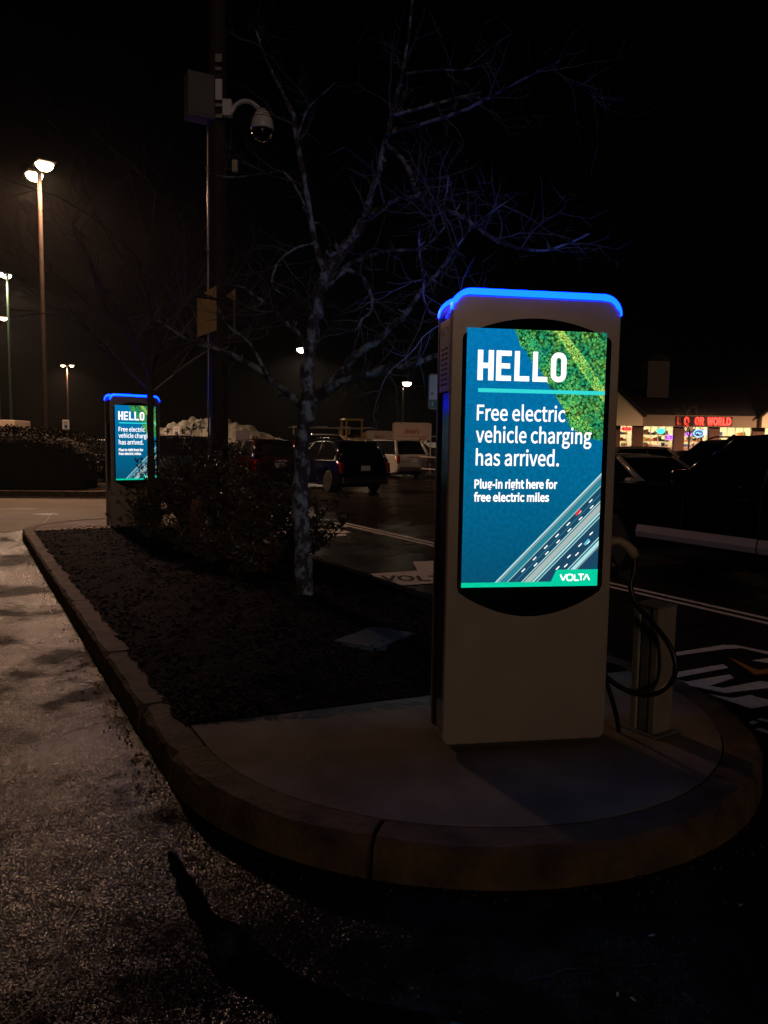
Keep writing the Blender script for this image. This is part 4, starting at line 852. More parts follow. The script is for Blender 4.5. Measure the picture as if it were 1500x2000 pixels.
def car(name, label, cat, loc, rz, paint_c, L=4.7, W=1.82, H=1.68, belt=1.02, hood=.98, clear=.22, r=.35, cowl=.95, wtop=.25, rtop=-1.75, rbelt=-2.2, rough=.22, metal=.4, chrome_side=False, rails=False, pickup=False, lit_tail=False, mould=None, group='parked cars', deck=None):
    t = thing(name, label, cat, loc, rz, group); pm = mat('paint_%s' % '_'.join('%03d' % int(c * 1000) for c in paint_c), paint_c, rough, metal=metal, coat=.6)
    xf, xr = L / 2 - .92, -L / 2 + .95; ra = r + .075
    def arch(cx): return [(cx + ra * math.cos(R(a)), r + ra * math.sin(R(a))) for a in range(195, -16, -15)] if False else [(cx - ra * math.cos(R(a)), max(clear, r + ra * math.sin(R(a)))) for a in range(-20, 201, 14)]
    dk = belt - .03 if deck is None else deck
    low = [(-L / 2 + .10, clear + .06)] + arch(xr) + [((xr + xf) / 2, clear - .02)] + arch(xf) + [(L / 2 - .14, clear + .03), (L / 2 - .02, clear + .18), (L / 2, .55), (L / 2 - .04, hood - .22), (L / 2 - .20, hood - .07), (L / 2 - .55, hood - .01), (cowl + .05, hood + .03), (cowl - .1, belt), (rbelt + .05, belt + .03), (-L / 2 + .10, dk), (-L / 2 + .02, dk - .14), (-L / 2, .62), (-L / 2 + .03, clear + .2)]
    bm = bmesh.new(); cx, cz = 0, .62
    layers = [(-W / 2, .955), (-W / 2 + .05, .99), (-W / 2 + .16, 1.), (0, 1.006), (W / 2 - .16, 1.), (W / 2 - .05, .99), (W / 2, .955)]; rings = []
    for y, s in layers: rings.append([bm.verts.new((cx + (x - cx) * (s if abs(x) > L * .4 else 1), y, (z if z < .8 else cz + (z - cz) * (1 - (1 - s) * 1.6)))) for x, z in low])
    n = len(low)
    for a, b in zip(rings, rings[1:]):
        for i in range(n): bm.faces.new((a[i], b[i], b[(i + 1) % n], a[(i + 1) % n]))
    bm.faces.new(rings[0]); bm.faces.new(rings[-1][::-1]); bd = obj('body', bm, pm, t, bevel=.012)
    bxo('underbody', under_m, t, -L / 2 + .3, L / 2 - .3, -W / 2 + .24, W / 2 - .24, clear - .03, .6)
    hb, ht = W / 2 - .07, W / 2 - .24
    g = [(cowl, belt - .02), (wtop, H - .03), (rtop, H - .05), (rbelt, belt - .02)]; mz = H - .01
    bm = bmesh.new(); A = [bm.verts.new((x, -(hb if i in (0, 3) else ht), z)) for i, (x, z) in enumerate(g)]; B = [bm.verts.new((x, (hb if i in (0, 3) else ht), z)) for i, (x, z) in enumerate(g)]
    bm.faces.new(A); bm.faces.new(B[::-1])
    for i in range(4): bm.faces.new((A[i], B[i], B[(i + 1) % 4], A[(i + 1) % 4]))
    obj('windows', bm, glassm, t)
    bm = bmesh.new(); nr = 8; prev = None                              # cambered roof skin
    for i in range(nr + 1):
        s = i / nr; x = wtop + .04 + (rtop - wtop - .08) * s; z = H - .035 + .045 * math.sin(math.pi * min(1, .15 + s * .8)); hw = ht + .012
        row = [bm.verts.new((x, hw * q, z - .05 * abs(q) ** 3)) for q in (-1, -.85, -.5, 0, .5, .85, 1)]
        if prev:
            for a, b, c, d in zip(prev, prev[1:], row[1:], row): bm.faces.new((a, b, c, d))
        prev = row
    ro = obj('roof', bm, pm, t, smooth=True); md = ro.modifiers.new('thick', 'SOLIDIFY'); md.thickness = .04
    def pil(p, q, rad, m=pm, nm='pillar'):
        bm = bmesh.new(); tube(bm, [p, ((p[0] + q[0]) / 2, (p[1] + q[1]) / 2 * 1.012, (p[2] + q[2]) / 2), q], rad, 6); return obj(nm, bm, m, t, smooth=True)
    xb = (cowl + wtop + rtop + rbelt) / 4 + .15
    for s in (-1, 1):
        pil((cowl, s * hb, belt - .02), (wtop, s * ht, H - .05), .045); pil((rbelt, s * hb, belt - .02), (rtop, s * ht, H - .06), .07 if not pickup else .05)
        pil((xb, s * (hb + .004), belt), (xb - .05, s * (ht + .004), H - .06), .035, trim_m)
        if chrome_side:
            pts = [(cowl - .15, s * (hb + .012), belt + .02), (cowl - .55, s * (hb - .06), belt + .33), (wtop - .2, s * (ht + .03), H - .12), (0.2, s * (ht + .03), H - .09), (rtop + .35, s * (ht + .035), H - .14), (rbelt + .42, s * (hb - .03), belt + .18), (rbelt + .40, s * (hb + .012), belt + .02), (cowl - .15, s * (hb + .012), belt + .02)]
            bm = bmesh.new(); tube(bm, pts, .026, 6); obj('window_trim', bm, chrome, t)
        bm = bmesh.new(); box(bm, cowl - .32, cowl - .14, s * (W / 2 - .02) - .0, s * (W / 2 + .17), belt + .0, belt + .16); mo = obj('mirror', bm, pm, t, bevel=.04)
        for x in ((xr, xf)): wheel(t, x, s * (W / 2 - .11), r, s)
        for x in (cowl - 1.05, xb - .95):
            bxo('door_handle', chrome if chrome_side else trim_m, t, x, x + .2, s * (W / 2 - .005) - .012, s * (W / 2 - .005) + .012, belt - .16, belt - .12)
        for x in (cowl - .2, xb, xb - 1.05): bxo('door_seam', under_m, t, x - .006, x + .006, s * W / 2 - .004, s * W / 2 + .004, clear + .1, belt - .03)
        bm = bmesh.new(); box(bm, -L / 2 - .012, -L / 2 + .16, s * (W / 2 - .15), s * (W / 2 - .02), belt - .38, belt - .04) if not pickup else box(bm, -L / 2 - .012, -L / 2 + .1, s * (W / 2 - .2), s * (W / 2 - .02), belt - .45, belt - .05)
        obj('tail_light', bm, tail_on if lit_tail else tail_m, t, bevel=.03)
        bm = bmesh.new(); box(bm, L / 2 - .32, L / 2 - .03, s * (W / 2 - .48), s * (W / 2 - .06), hood - .30, hood - .13); obj('headlight', bm, head_m, t, bevel=.03)
        if rails:
            bm = bmesh.new(); tube(bm, [(wtop - .1, s * (ht - .06), H + .0), (wtop - .25, s * (ht - .06), H + .06), (rtop + .3, s * (ht - .06), H + .06), (rtop + .15, s * (ht - .06), H)], .018, 6); obj('roof_rail', bm, chrome, t)
    bxo('number_plate', plate_m, t, -L / 2 - .02, -L / 2 + .0, -.16, .16, .72, .88); bxo('tailgate_strip', chrome, t, -L / 2 - .016, -L / 2 + .01, -.42, .42, .93, .96)
    bxo('rear_bumper', trim_m, t, -L / 2 - .05, -L / 2 + .12, -W / 2 + .1, W / 2 - .1, clear + .08, clear + .30, bevel=.04)
    bxo('front_bumper', trim_m, t, L / 2 - .12, L / 2 + .05, -W / 2 + .12, W / 2 - .12, clear + .05, clear + .25, bevel=.04)
    if mould:
        z0, z1 = mould
        for s in (-1, 1):
            for x0, x1 in ((xr + ra + .05, xb - .012), (xb + .012, xf - ra - .05)):
                bm = bmesh.new(); prism(bm, [(s * (W / 2 - .02), z0), (s * (W / 2 + .022), z0 + .02), (s * (W / 2 + .034), (z0 + z1) / 2), (s * (W / 2 + .012), z1), (s * (W / 2 - .02), z1 + .01)], 'x', x0, x1); obj('side_moulding', bm, mat('silver_moulding', (.40, .33, .30), .35), t)
    return t
def cp(u, v, y=None): p = isl(u, v); return (p.x, p.y, gz(p.x, p.y))
AWAY, TOWARD = ANG_U, ANG_U + math.pi
# truck in the next stall
car('pickup_truck', 'black tall pickup with silver side moulding parked right of the near charging kiosk', 'pickup truck', cp(1.75, 7.42), AWAY, (.006, .006, .009), L=5.7, W=1.98, H=1.80, belt=1.22, hood=1.16, clear=.34, r=.40, cowl=.95, wtop=.28, rtop=-1.25, rbelt=-1.5, pickup=True, mould=(.52, .68), rough=.16)
car('sedan', 'pale silver sedan with rounded roof just beyond the black pickup', 'car', cp(6.35, 9.85), TOWARD, (.42, .39, .36), L=4.6, W=1.8, H=1.49, belt=.96, hood=.88, clear=.2, r=.32, cowl=1.0, wtop=.15, rtop=-1.1, rbelt=-1.75, deck=.98, metal=.2)
car('sport_utility', 'black sport utility with chrome roof rails beyond the silver sedan', 'car', cp(7.2, 13.3), AWAY + R(58), (.008, .008, .010), L=4.8, W=1.9, H=1.80, belt=1.1, rails=True, rough=.15)
car('sedan', 'tan sedan whose roof shows between the black pickup and the shop', 'car', (8.6, 24.5, 0), TOWARD + R(50), (.30, .25, .17), L=4.7, H=1.62, belt=1.0, rtop=-1.2, rbelt=-1.8, deck=1.0, metal=.1)
# row across the aisle
car('crossover', 'dark blue crossover with chrome window trim parked beyond the lichen-covered trunk', 'car', cp(18.1 + 2.35, 10.42), AWAY, (.004, .005, .022), chrome_side=True, rails=True, rough=.15)
car('crossover', 'dark red crossover with chrome window trim parked beyond the evergreen shrubs', 'car', cp(21.3 + 2.35, 8.78), AWAY, (.028, .003, .002), chrome_side=True, rough=.15)
car('sport_utility', 'black sport utility parked beyond the distant charging kiosk', 'car', (-7.6, 27.0, 0), AWAY + R(75), (.006, .006, .008), H=1.74, belt=1.08, rough=.15)
car('pickup_truck', 'white crew-cab pickup parked in front of the snow pile', 'pickup truck', (-9.6, 37.5, gz(-9, 37)), R(8), (.55, .53, .48), L=5.6, W=1.95, H=1.84, belt=1.2, hood=1.12, clear=.32, r=.39, rtop=-1.2, rbelt=-1.45, pickup=True, metal=.0)
car('sedan', 'dark grey sedan below the snow pile beside the utility pole', 'car', (-6.6, 33.5, gz(-6, 33)), R(190), (.02, .02, .024), L=4.7, H=1.50, belt=.98, rtop=-1.1, rbelt=-1.8, deck=.98)
car('minivan', 'silver minivan parked just past the dark blue crossover', 'van', (-.15, 36.5, gz(0, 36)), AWAY + R(8), (.45, .43, .38), L=4.9, W=1.9, H=1.74, belt=1.05, rtop=-2.0, rbelt=-2.3, metal=.2)
car('work_truck', 'white utility vehicle with a ladder rack behind the dark blue crossover', 'van', (-3.1, 44.5, gz(-3, 44)), R(24), (.55, .53, .47), L=5.2, W=1.95, H=1.9, belt=1.2, r=.38, rtop=-1.5, rbelt=-1.9, metal=0)
car('sport_utility', 'white sport utility with red lit tail lamps beyond the cart corral', 'car', (5.2, 88, gz(5, 88)), R(188), (.70, .68, .62), L=4.7, W=1.85, H=1.75, belt=1.08, metal=0, lit_tail=True, rails=True)
car('sedan', 'dark parked car half hidden by the end of the clipped hedge', 'car', (-9.4, 29.5, 0), R(10), (.012, .012, .014), L=4.6, H=1.62, belt=1.02)
car('sedan', 'black sedan parked near the cart corral sign', 'car', (1.9, 52, gz(2, 52)), R(5), (.008, .008, .009), L=4.8, H=1.55, belt=1.0)
car('hatchback', 'dark hatchback in front of the liquor shop entrance', 'car', (19.5, 46, gz(19, 46)), R(170), (.012, .011, .012), L=4.5, H=1.6, belt=1.0)
# ladder rack over the work truck
lr = thing('ladder_rack', 'steel ladder rack carried over the white utility vehicle', 'rack', (-3.1, 44.5, gz(-3, 44) + 1.9), R(24))
for y in (-.8, .8): bxo('rack_rail', galv, lr, -2.3, 2.4, y - .03, y + .03, .32, .38)
for x in (-2.0, -.6, .8, 2.1): bxo('rack_bar', galv, lr, x - .03, x + .03, -.95, .95, .38, .43)
for x in (-2.0, .8):
    for y in (-.8, .8): bxo('rack_leg', galv, lr, x - .03, x + .03, y - .03, y + .03, -.02 if x > 0 else -.05, .32)

# ================================================================ SNOW PILE
SX0, SX1, SY0, SY1 = -17.5, -5.2, 46, 56; nxs, nys = 90, 60; V, F = [], []
for j in range(nys + 1):
    for i in range(nxs + 1):
        x = SX0 + (SX1 - SX0) * i / nxs; y = SY0 + (SY1 - SY0) * j / nys
        KN = ((-17.5, 0), (-15.5, 1.75), (-14.5, 2.05), (-12.7, 2.65), (-11, 2.4), (-9, 1.95), (-7.2, 1.35), (-6, .7), (-5.2, 0)); q = max(k for k in range(len(KN) - 1) if KN[k][0] <= x + 1e-6); tt = (x - KN[q][0]) / (KN[q + 1][0] - KN[q][0])
        ridge = KN[q][1] + (KN[q + 1][1] - KN[q][1]) * tt; e = sstep(0, .45, j / nys) * sstep(0, .3, 1 - j / nys); nz_ = lambda f, s_: mno.noise((x * f, y * f, s_))
        hgt = ridge * e * (1 + .22 * nz_(.6, 2) + .20 * nz_(1.5, 5)) + (.18 * abs(nz_(2.4, 1)) + .14 * nz_(5, 4) + .07 * nz_(11, 7)) * min(1, ridge * e)
        V.append((x, y, gz(x, y) - .05 + max(0, hgt)))
for j in range(nys):
    for i in range(nxs): a = j * (nxs + 1) + i; F.append((a, a + 1, a + nxs + 2, a + nxs + 1))
tag(obj('snow_pile', (V, F), mat('dirty_snow', (.20, .165, .12), .75, noise=(.9, (.58, .51, .40), .0), bump=(9, .08)), smooth=True), 'large dirty ploughed snow pile behind the utility pole', 'snow pile')
mb = thing('site_board', 'plain grey board on a post in front of the snow pile', 'sign', (-7.55, 41, gz(-7, 41)))
bxo('board', mat('grey_board', (.10, .095, .11), .6), mb, -.37, .37, -.02, .02, .9, 2.05, bevel=.01); bxo('post', galv, mb, -.03, .03, .02, .06, 0, 2.0)

# ================================================================ SMALL SIGNS AND CART CORRAL
def disabled_sign(label, x, y, zc, s=.23):
    z0 = gz(x, y); t = thing('parking_sign', label, 'sign', (x, y, z0)); zc -= z0
    bxo('post', galv, t, -.025, .025, .01, .05, 0, zc + s * 1.3); p = bxo('sign_plate', mat('sign_panel_white', (.62, .62, .62), .5), t, -s, s, -.006, .006, zc - s * 1.35, zc + s * 1.35, bevel=.003)
    bxo('sign_symbol', mat('sign_blue', (.03, .06, .22), .5), p, -s * .45, s * .45, -.009, -.0065, zc - s * .95, zc - s * .05)
    bxo('sign_text_bar', mat('sign_grey_text', (.3, .3, .33), .5), p, -s * .6, s * .6, -.009, -.0065, zc + s * .35, zc + s * .55); bxo('sign_text_bar', mat('sign_grey_text', (.3, .3, .33), .5), p, -s * .6, s * .6, -.009, -.0065, zc + s * .75, zc + s * .95)
disabled_sign('small white disabled parking sign above the clipped hedge', -11.15, 27.0, 2.08, .12)
disabled_sign('small white disabled parking sign against the snow pile', -9.45, 35.0, 1.98, .15)
vb = thing('box_trailer', 'pale box trailer glimpsed over the left stretch of hedge', 'trailer', (-15.8, 31, 0), R(8))
bxo('cargo_box', mat('trailer_cream', (.40, .33, .25), .6), vb, -1.6, 1.2, -1, 1, .55, 2.28, bevel=.03); bxo('chassis', trim_m, vb, -1.7, 1.9, -.7, .7, .4, .55)
bxo('side_stripe', mat('trailer_red', (.22, .03, .02), .5), vb, -.2, .9, -1.008, -.998, 1.75, 1.95)
for x in (-.4,): 
    for s in (-1, 1): wheel(vb, x, s * .92, .33, s)
signp = mat('corral_sign_panel', (.42, .33, .27), .6); sred = mat('corral_sign_red', (.30, .07, .05), .6)
def corral_sign(label, x, y, zt, wd, ht, z_leg, words):
    z0 = gz(x, y); t = thing('corral_sign', label, 'sign', (x, y, z0), R(2), 'cart corral signs'); zt -= z0
    p = pro('sign_panel', signp, t, rrect(-wd / 2, wd / 2, zt - ht, zt, .12, .03), 'y', -.02, .02)
    text('sign_lettering', words, sred, p, -wd * .20, wd * .20, zt - ht * .62, zt - ht * .36, -.023, bold=.03)
    bxo('sign_rule', sred, p, -wd * .42, wd * .42, -.024, -.021, zt - ht * .80, zt - ht * .765)
    text('sign_lettering', words, sred, p, wd * .18, wd * .40, zt - ht * .97, zt - ht * .86, -.023, bold=.03)
    for x_ in (-wd / 2, wd / 2): 
        bm = bmesh.new(); tube(bm, [(x_, 0, 0), (x_, 0, zt - .05)], .035, 8); obj('sign_post', bm, galv, t)
corral_sign('tall cart corral sign with red lettering above the shopping carts', 1.38, 40.0, 2.66, 1.95, .9, 0, "shaw's")
corral_sign('lower cart corral sign behind the silver minivan', -.38, 50.0, 2.36, 1.7, .75, 0, "shaw's")
co = thing('cart_corral', 'galvanised tube railing of the shopping cart corral', 'railing', (0, 0, 0)); zc = gz(1, 35)
railm = mat('corral_tube', (.60, .57, .53), .45)
def rail(pts, r=.028, nm='rail'):
    bm = bmesh.new(); tube(bm, pts, r, 8); obj(nm, bm, railm, co)
CA, CB, CC = Vector((.15, 37.6, 0)), Vector((2.25, 33.6, 0)), Vector((4.0, 34.6, 0))
for a, b in ((CA, CB), (CB, CC)):
    for z in (.45, .98): rail([a + Vector((0, 0, z + zc)), b + Vector((0, 0, z + zc))])
for p in (CA, CA.lerp(CB, .55), CB, CB.lerp(CC, .5), CC): rail([p + Vector((0, 0, -.02)), p + Vector((0, 0, .99 + zc))], .03, 'post')
cartw = mat('cart_wire', (.25, .25, .26), .35, metal=.8)
def make_cart(label):
    t = thing('shopping_cart', label, 'shopping cart', group='shopping carts nested in the corral'); bm = bmesh.new()
    def q(x, y, z): return Vector((x, y, z))
    for k in range(9):
        s = k / 8; y = -.26 + .52 * s
        tube(bm, [q(.5, y * .7, .55), q(-.4, y, .45)], .004, 4); tube(bm, [q(.5, y * .7, .55), q(.55, y * .75, .92)], .004, 4); tube(bm, [q(-.4, y, .45), q(-.45, y, 1.0)], .004, 4)
    for k in range(10):
        s = k / 9; x = -.4 + .9 * s
        for sg in (-1, 1): tube(bm, [q(x, sg * (.26 - .08 * s), .45 + .1 * s), q(x - .03, sg * (.29 - .08 * s), 1.0 - .08 * s)], .004, 4)
    for zf in (0, .33, .66, 1):
        for sg in (-1, 1): tube(bm, [q(-.43, sg * (.26 + .03 * zf), .45 + .55 * zf), q(.53, sg * (.18 + .03 * zf), .55 + .37 * zf)], .007, 5)
    obj('basket', bm, cartw, t); bm = bmesh.new()
    for sg in (-1, 1): tube(bm, [q(-.5, sg * .28, 1.02), q(-.42, sg * .25, .25), q(-.42, sg * .25, .12), q(.5, sg * .17, .16)], .014, 6)
    obj('frame', bm, cartw, t); bm = bmesh.new(); tube(bm, [q(-.52, -.3, 1.03), q(-.52, .3, 1.03)], .018, 8); obj('handle', bm, mat('cart_handle_red', (.25, .02, .02), .4), t)
    for x, y in ((-.4, -.25), (-.4, .25), (.46, -.17), (.46, .17)):
        bm = bmesh.new(); lathe(bm, [(.06, -.015), (.06, .015)], 14, Matrix.Translation((x, y, .06)) @ Matrix.Rotation(R(90), 4, 'X')); obj('castor', bm, tyre_m, t)
    return t
ct = make_cart('wire shopping cart nested in the row inside the corral railing'); ca = math.atan2(1.0, 1.75)
for k in range(5):
    c = ct if k == 0 else copy_tree(ct); p = Vector((2.05, 35.2, zc)) + Vector((math.cos(ca), math.sin(ca), 0)) * .28 * k; c.location = p; c.rotation_euler = (0, 0, ca + math.pi)
# ================================================================ PEOPLE by the corral
def person(label, x, y, rz, top_c, leg_c, h=1.72, arm=(.2, .1), stride=.12):
    z0 = gz(x, y); t = thing('person', label, 'person', (x, y, z0), rz, None); s = h / 1.72
    J = {'pel': (0, 0, .95, .15), 'wai': (0, 0, 1.08, .135), 'che': (0, .01, 1.28, .165), 'sho': (0, 0, 1.43, .12), 'nec': (0, 0, 1.49, .055), 'hd0': (0, -.01, 1.56, .085), 'hd1': (0, -.015, 1.64, .095), 'hd2': (0, -.005, 1.70, .065)}
    for sg, k in ((-1, 'l'), (1, 'r')):
        J['hip' + k] = (sg * .10, 0, .88, .095); J['kne' + k] = (sg * .11, -stride * sg * .5, .48, .065); J['ank' + k] = (sg * .11, stride * sg * .5, .09, .05); J['toe' + k] = (sg * .12, stride * sg * .5 - .17, .04, .038)
        J['shl' + k] = (sg * .20, 0, 1.40, .075); J['elb' + k] = (sg * .27, .03, 1.13, .052); J['wri' + k] = (sg * (.25 - arm[0]), -.08 - arm[1] * 2, .92 + arm[1], .038); J['han' + k] = (sg * (.24 - arm[0]), -.11 - arm[1] * 2.4, .84 + arm[1] * 1.1, .036)
    E_ = [('pel', 'wai'), ('wai', 'che'), ('che', 'sho'), ('sho', 'nec'), ('nec', 'hd0'), ('hd0', 'hd1'), ('hd1', 'hd2')]
    for k in 'lr': E_ += [('pel', 'hip' + k), ('hip' + k, 'kne' + k), ('kne' + k, 'ank' + k), ('ank' + k, 'toe' + k), ('sho', 'shl' + k), ('shl' + k, 'elb' + k), ('elb' + k, 'wri' + k), ('wri' + k, 'han' + k)]
    nm = list(J); me = bpy.data.meshes.new('body'); me.from_pydata([tuple(c * s for c in J[n_][:3]) for n_ in nm], [(nm.index(a), nm.index(b)) for a, b in E_], [])
    o = bpy.data.objects.new('body', me); COL.objects.link(o)
    md = o.modifiers.new('skin', 'SKIN')
    for i, n_ in enumerate(nm): r_ = J[n_][3] * s; me.skin_vertices[0].data[i].radius = (r_, r_ * (.75 if n_ in ('che', 'wai', 'pel') else 1)); me.skin_vertices[0].data[i].use_root = n_ == 'pel'
    sb = o.modifiers.new('sub', 'SUBSURF'); sb.levels = 1; sb.render_levels = 1; bpy.context.view_layer.update()
    m2 = bpy.data.meshes.new_from_object(o.evaluated_get(bpy.context.evaluated_depsgraph_get())); bpy.data.objects.remove(o); m2.name = 'body'
    skin = mat('skin', (.42, .26, .19), .55); tm = mat('top_%d' % int(top_c[0] * 999 + top_c[1] * 99), top_c, .85); lm = mat('legs_%d' % int(leg_c[0] * 999 + leg_c[1] * 99), leg_c, .85); sh = mat('shoe_dark', (.02, .018, .016), .6); hr = mat('hair_dark', (.02, .013, .01), .7)
    m2.materials.clear()
    for q in (skin, tm, lm, sh, hr): m2.materials.append(q)
    for p in m2.polygons:
        c = p.center / s; p.use_smooth = True
        arm_ = abs(c.x) > .19 and c.z < 1.35
        p.material_index = 3 if c.z < .10 else (4 if c.z > 1.60 and c.y > -.055 or c.z > 1.69 else (0 if c.z > 1.475 else (1 if c.z > .93 or (arm_ and c.z > .9) else 2)))
    b = bpy.data.objects.new('body', m2); COL.objects.link(b); b.parent = t
person('person in dark coat standing beside the cart corral posts', .55, 43.5, R(160), (.05, .012, .012), (.018, .012, .014), 1.75, (.12, .12))
person('person in khaki trousers standing behind the corral railing', 1.12, 43.2, R(20), (.02, .018, .022), (.42, .36, .22), 1.72, (.1, .2))
# yellow loader far behind
yl = thing('wheel_loader', 'yellow loader cab standing far behind the white utility vehicle', 'loader', (-2.8, 66, gz(-3, 66)), R(200))
yel = mat('loader_yellow', (.42, .24, .03), .5)
bxo('chassis', yel, yl, -2.2, 1.2, -.9, .9, .7, 1.5, bevel=.06); bxo('engine_cover', yel, yl, -2.2, -.7, -.75, .75, 1.5, 2.0, bevel=.1)
for x in (-.6, .75):
    for y in (-.72, .72): bxo('cab_post', yel, yl, x - .06, x + .06, y - .06, y + .06, 1.5, 2.95)
bxo('cab_roof', yel, yl, -.75, .9, -.82, .82, 2.95, 3.1, bevel=.05); bxo('cab_glass', glassm, yl, -.55, .7, -.7, .7, 1.7, 2.94)
for x in (-1.3, 1.3):
    for s in (-1, 1): wheel(yl, x, s * .95, .62, s)
bm = bmesh.new(); prism(bm, [(1.9, .2), (2.7, .15), (2.9, .35), (2.2, .5), (2.1, 1.1), (1.9, 1.1)], 'y', -1.2, 1.2); obj('bucket', bm, yel, yl)
for y in (-.5, .5): bm = bmesh.new(); tube(bm, [(.8, y, 1.6), (1.5, y, 1.3), (2.0, y, .7)], .09, 6); obj('lift_arm', bm, yel, yl)

# ================================================================ SHOP
Y0 = 70.0; FZ = gz(25, 70)
st = thing('shop_building', 'low shop building with cream gables, brick piers and lit windows', 'building', (0, Y0, FZ)); Z = lambda z: z - FZ
cream = mat('cream_siding', (.62, .55, .36), .7, bump=(3, .01)); fas = mat('fascia_tan', (.22, .17, .11), .7); brickm = mat('pier_brick', (.11, .055, .035), .85, noise=(5, (.07, .035, .022), .1)); rshing = mat('roof_shingle', (.012, .011, .011), .9); framew = mat('shop_frame', (.55, .50, .38), .5)
bays = [(21.25, 22.41), (23.34, 26.12), (27.04, 29.27), (30.24, 33.2), (34.3, 37.6)]; wt, wb_ = Z(3.42), Z(1.62)
bays = [(16.0, 19.8)] + bays; left = 14.0
for i, (a, b) in enumerate(bays):
    prev = left if i == 0 else bays[i - 1][1]
    bxo('brick_pier', brickm, st, prev, a, -.12, .35, -.3, wt, bevel=.02)
    sill = wb_ if i not in (4,) else Z(1.25)
    bxo('window_sill_wall', mat('sill_wall', (.34, .26, .14), .7), st, a + .002, b - .002, .02, .3, -.3, sill - .05); w_ = bxo('window', framew, st, a + .002, b - .002, .03, .14, sill - .05, sill)
    nm_ = max(1, round((b - a) / .75))
    for k in range(nm_ + 1):
        x = a + .03 + (b - a - .06) * k / nm_; bxo('mullion', framew, w_, x - .03, x + .03, .05, .11, sill + .002, wt - .002)
    for k in range(nm_):
        x = a + .06 + (b - a - .06) * k / nm_; bxo('pane', mat('shop_glass', (.9, .9, .9), .02), w_, 0, 0, 0, 0, 0, 0) if False else None
bxo('brick_pier', brickm, st, 37.6, 42, -.12, .35, -.3, wt, bevel=.02)
bxo('fascia', fas, st, 23.0, 33.45, -.55, .3, wt + .002, Z(4.44), bevel=.02)
bxo('soffit', framew, st, 14.0, 42, -.5, .3, wt - .001 + .0035, wt + .05) if False else None
def gable(x0, x1, pk):
    xm = (x0 + x1) / 2
    pro('gable', cream, st, [(x0, wt + .003), (x1, wt + .003), (x1, Z(4.42)), (xm, Z(pk)), (x0, Z(4.42))], 'y', -1.1, .3)
    for s, (a, b) in ((1, (x1 + .25, xm)), (-1, (x0 - .25, xm))):
        za, zb = Z(4.42) - .2, Z(pk) + .05
        pro('gable_roof', rshing, st, [(a, za), (b, zb), (b, zb + .2), (a, za + .22)], 'y', -1.35, 9)
gable(14.4, 22.9, 8.1); gable(33.5, 42.0, 8.1)
pro('roof', rshing, st, [(-.6, Z(4.443)), (9, Z(7.4)), (9, Z(7.0)), (-.6, Z(4.25) + .2)], 'x', 14.2, 42)
bxo('cupola', mat('cupola_siding', (.13, .10, .085), .8), st, 25.2, 27.3, 5, 7, Z(6.3), Z(9.85), bevel=.03); pro('cupola_roof', rshing, st, [(25.0, Z(9.853)), (27.5, Z(9.853)), (26.25, Z(10.6))], 'y', 4.8, 7.2)
bxo('back_wall', mat('shop_interior', (.62, .55, .38), .8), st, 14, 42, 3.0, 3.2, -.3, wt + 1); bxo('floor_slab', mat('shop_floor', (.3, .26, .2), .6), st, 14, 42, .36, 6, -.3, .02); bxo('ceiling', mat('shop_ceiling', (.6, .56, .45), .8), st, 14, 42, .36, 6, wt + .6, wt + .7)
bxo('side_wall', brickm, st, 13.6, 14, .36, 6.2, -.3, wt + 1); bxo('side_wall', brickm, st, 42, 42.3, .36, 6.2, -.3, wt + 1)
tubem = glow('ceiling_tube', (1, .88, .60), 40)
for x in range(15, 42, 2): bxo('ceiling_light', tubem, st, x, x + 1.3, 1.2, 1.6, wt + .5, wt + .58)
rs = random.Random(8); cols = [mat('stock_%d' % i, c, .6) for i, c in enumerate(((.6, .45, .05), (.5, .06, .04), (.05, .18, .10), (.05, .10, .35), (.65, .6, .5), (.12, .07, .03), (.55, .25, .05), (.7, .68, .62)))]
for bi, (a, b) in enumerate(bays[1:5]):
    for sh_ in range(3):
        x = a + .1; zz = wb_ - .1 + sh_ * .58; bxo('shelf', framew, st, a, b, .9, 1.35, zz - .035, zz)
        while x < b - .25:
            w_ = rs.uniform(.14, .42); h_ = rs.uniform(.15, .48)
            if bi == 3 and rs.random() < .55: x += w_; continue
            if rs.random() < .97: bxo('stock_box', rs.choice(cols), st, x, min(x + w_, b - .02), .92, 1.3, zz + .001, zz + h_)
            x += w_ + .03
neon = {'neon_red': (1, .05, .05), 'neon_cyan': (.05, .9, .75), 'neon_violet': (.6, .15, 1), 'neon_blue': (.15, .45, 1), 'neon_white': (.9, .85, 1)}
def neon_sign(label, x, z, w_, h_, c, shape):
    t = thing('neon_sign', label, 'neon sign', (x, Y0 + .2, FZ + z), 0, 'neon signs in the shop windows'); m = glow('glow_' + c, neon[c], 2.6); bm = bmesh.new(); pts = []
    if shape == 'oval': pts = [(w_ * math.cos(a * .3491), 0, h_ * math.sin(a * .3491)) for a in range(19)]
    elif shape == 'box': pts = [(-w_, 0, -h_), (w_, 0, -h_), (w_, 0, h_), (-w_, 0, h_), (-w_, 0, -h_)]
    else: pts = [(-w_ + 2 * w_ * k / 8, 0, h_ * (1 if k % 2 else -1)) for k in range(9)]
    tube(bm, pts, .05, 6); obj('neon_tube', bm, m, t); bm = bmesh.new(); tube(bm, [(-w_ * .55, .0, 0), (-w_ * .1, 0, h_ * .3), (w_ * .2, 0, -h_ * .3), (w_ * .55, 0, h_ * .1)], .06, 6); obj('neon_tube', bm, m, t)
    bxo('backing', blackm, t, -w_ * 1.1, w_ * 1.1, .06, .08, -h_ * 1.1, h_ * 1.1)
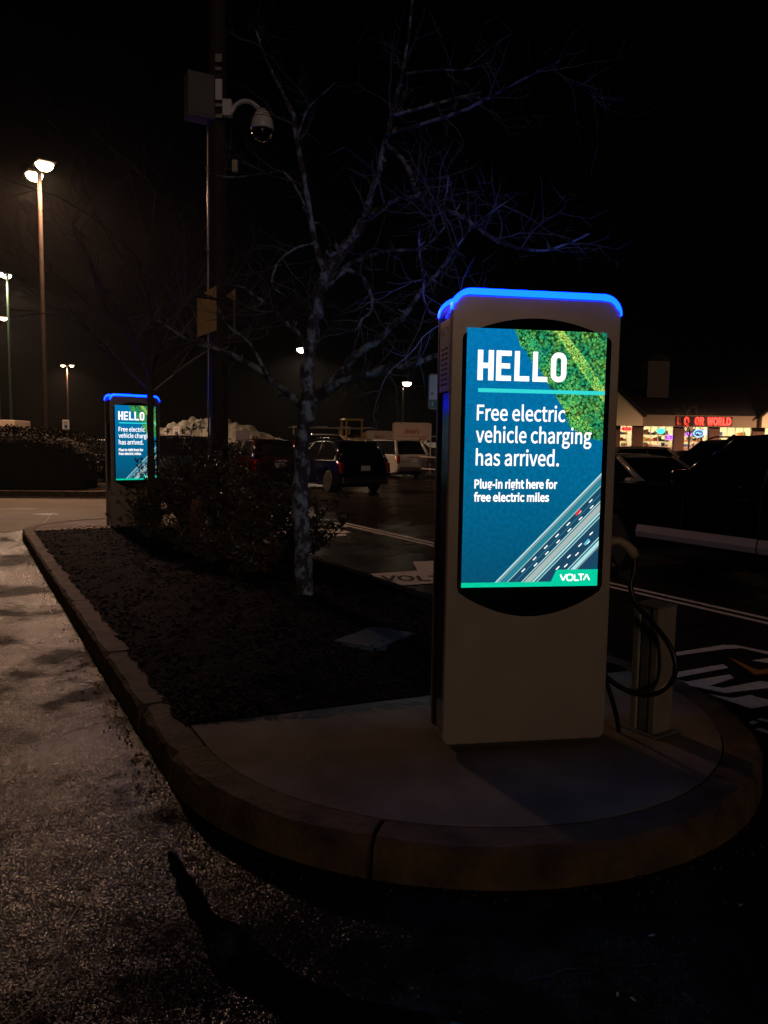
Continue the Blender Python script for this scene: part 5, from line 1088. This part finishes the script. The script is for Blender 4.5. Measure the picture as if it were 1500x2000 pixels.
for a in (('red neon sign in the narrow window under the gable', 21.9, Z(3.15), .4, .13, 'neon_red', 'box'), ('cyan neon sign high in the wide shop window', 25.0, Z(3.0), .32, .2, 'neon_cyan', 'oval'), ('violet framed neon sign low in the wide shop window', 25.75, Z(2.45), .3, .18, 'neon_violet', 'box'),
          ('small violet-white neon sign in the window under the word OR', 27.55, Z(2.75), .25, .16, 'neon_violet', 'oval'), ('big blue neon sign in the window under the red letters', 28.45, Z(2.85), .45, .32, 'neon_blue', 'oval'), ('white neon sign beside the big blue neon sign', 29.0, Z(2.95), .12, .22, 'neon_white', 'zig')): neon_sign(*a)
# channel letters, the I and U dead and the L failing
sg_ = thing('shop_sign', 'red channel letters reading LIQUOR WORLD, some unlit, on the fascia', 'sign', (0, Y0 - .56, FZ)); lit = glow('sign_red_lit', (1, .032, .02), 5.5); dim = glow('sign_red_dim', (1, .03, .02), .7); dead = mat('sign_red_dead', (.06, .008, .006), .5)
bxo('raceway', mat('raceway_brown', (.04, .02, .015), .7), sg_, 26.0, 31.1, -.03, .0, Z(3.50), Z(4.36))
for ch, a, b, m in (('L', 26.12, 26.48, dim), ('I', 26.6, 26.7, dead), ('Q', 26.76, 27.2, lit), ('U', 27.3, 27.62, dead), ('O', 27.72, 28.1, lit), ('R', 28.16, 28.52, lit), ('W', 28.84, 29.34, lit), ('O', 29.36, 29.76, lit), ('R', 29.82, 30.14, lit), ('L', 30.2, 30.48, lit), ('D', 30.54, 30.94, lit)):
    text('sign_letter', ch, m, sg_, a, b, Z(3.60), Z(4.24), -.14, bold=.02, extrude=.10)

# ================================================================ thin haze added to imitate lens glow round the lamps
bm = bmesh.new(); box(bm, -130, 130, -30, 135, -1.0, 13.5)
hz = obj('haze', bm, []); hm = bpy.data.materials.new('lens_glow_haze'); hm.use_nodes = True; N, L = nodes_of(hm); N.clear()
ho = N.new('ShaderNodeOutputMaterial'); pv = N.new('ShaderNodeVolumePrincipled'); pv.inputs['Color'].default_value = (.9, .88, .86, 1); pv.inputs['Density'].default_value = .0003; pv.inputs['Anisotropy'].default_value = .75
L.new(pv.outputs[0], ho.inputs['Volume']); hz.data.materials.append(hm); hz['kind'] = 'stuff'; tag(hz, 'thin haze added for a lens-like glow round the lamps', 'haze')
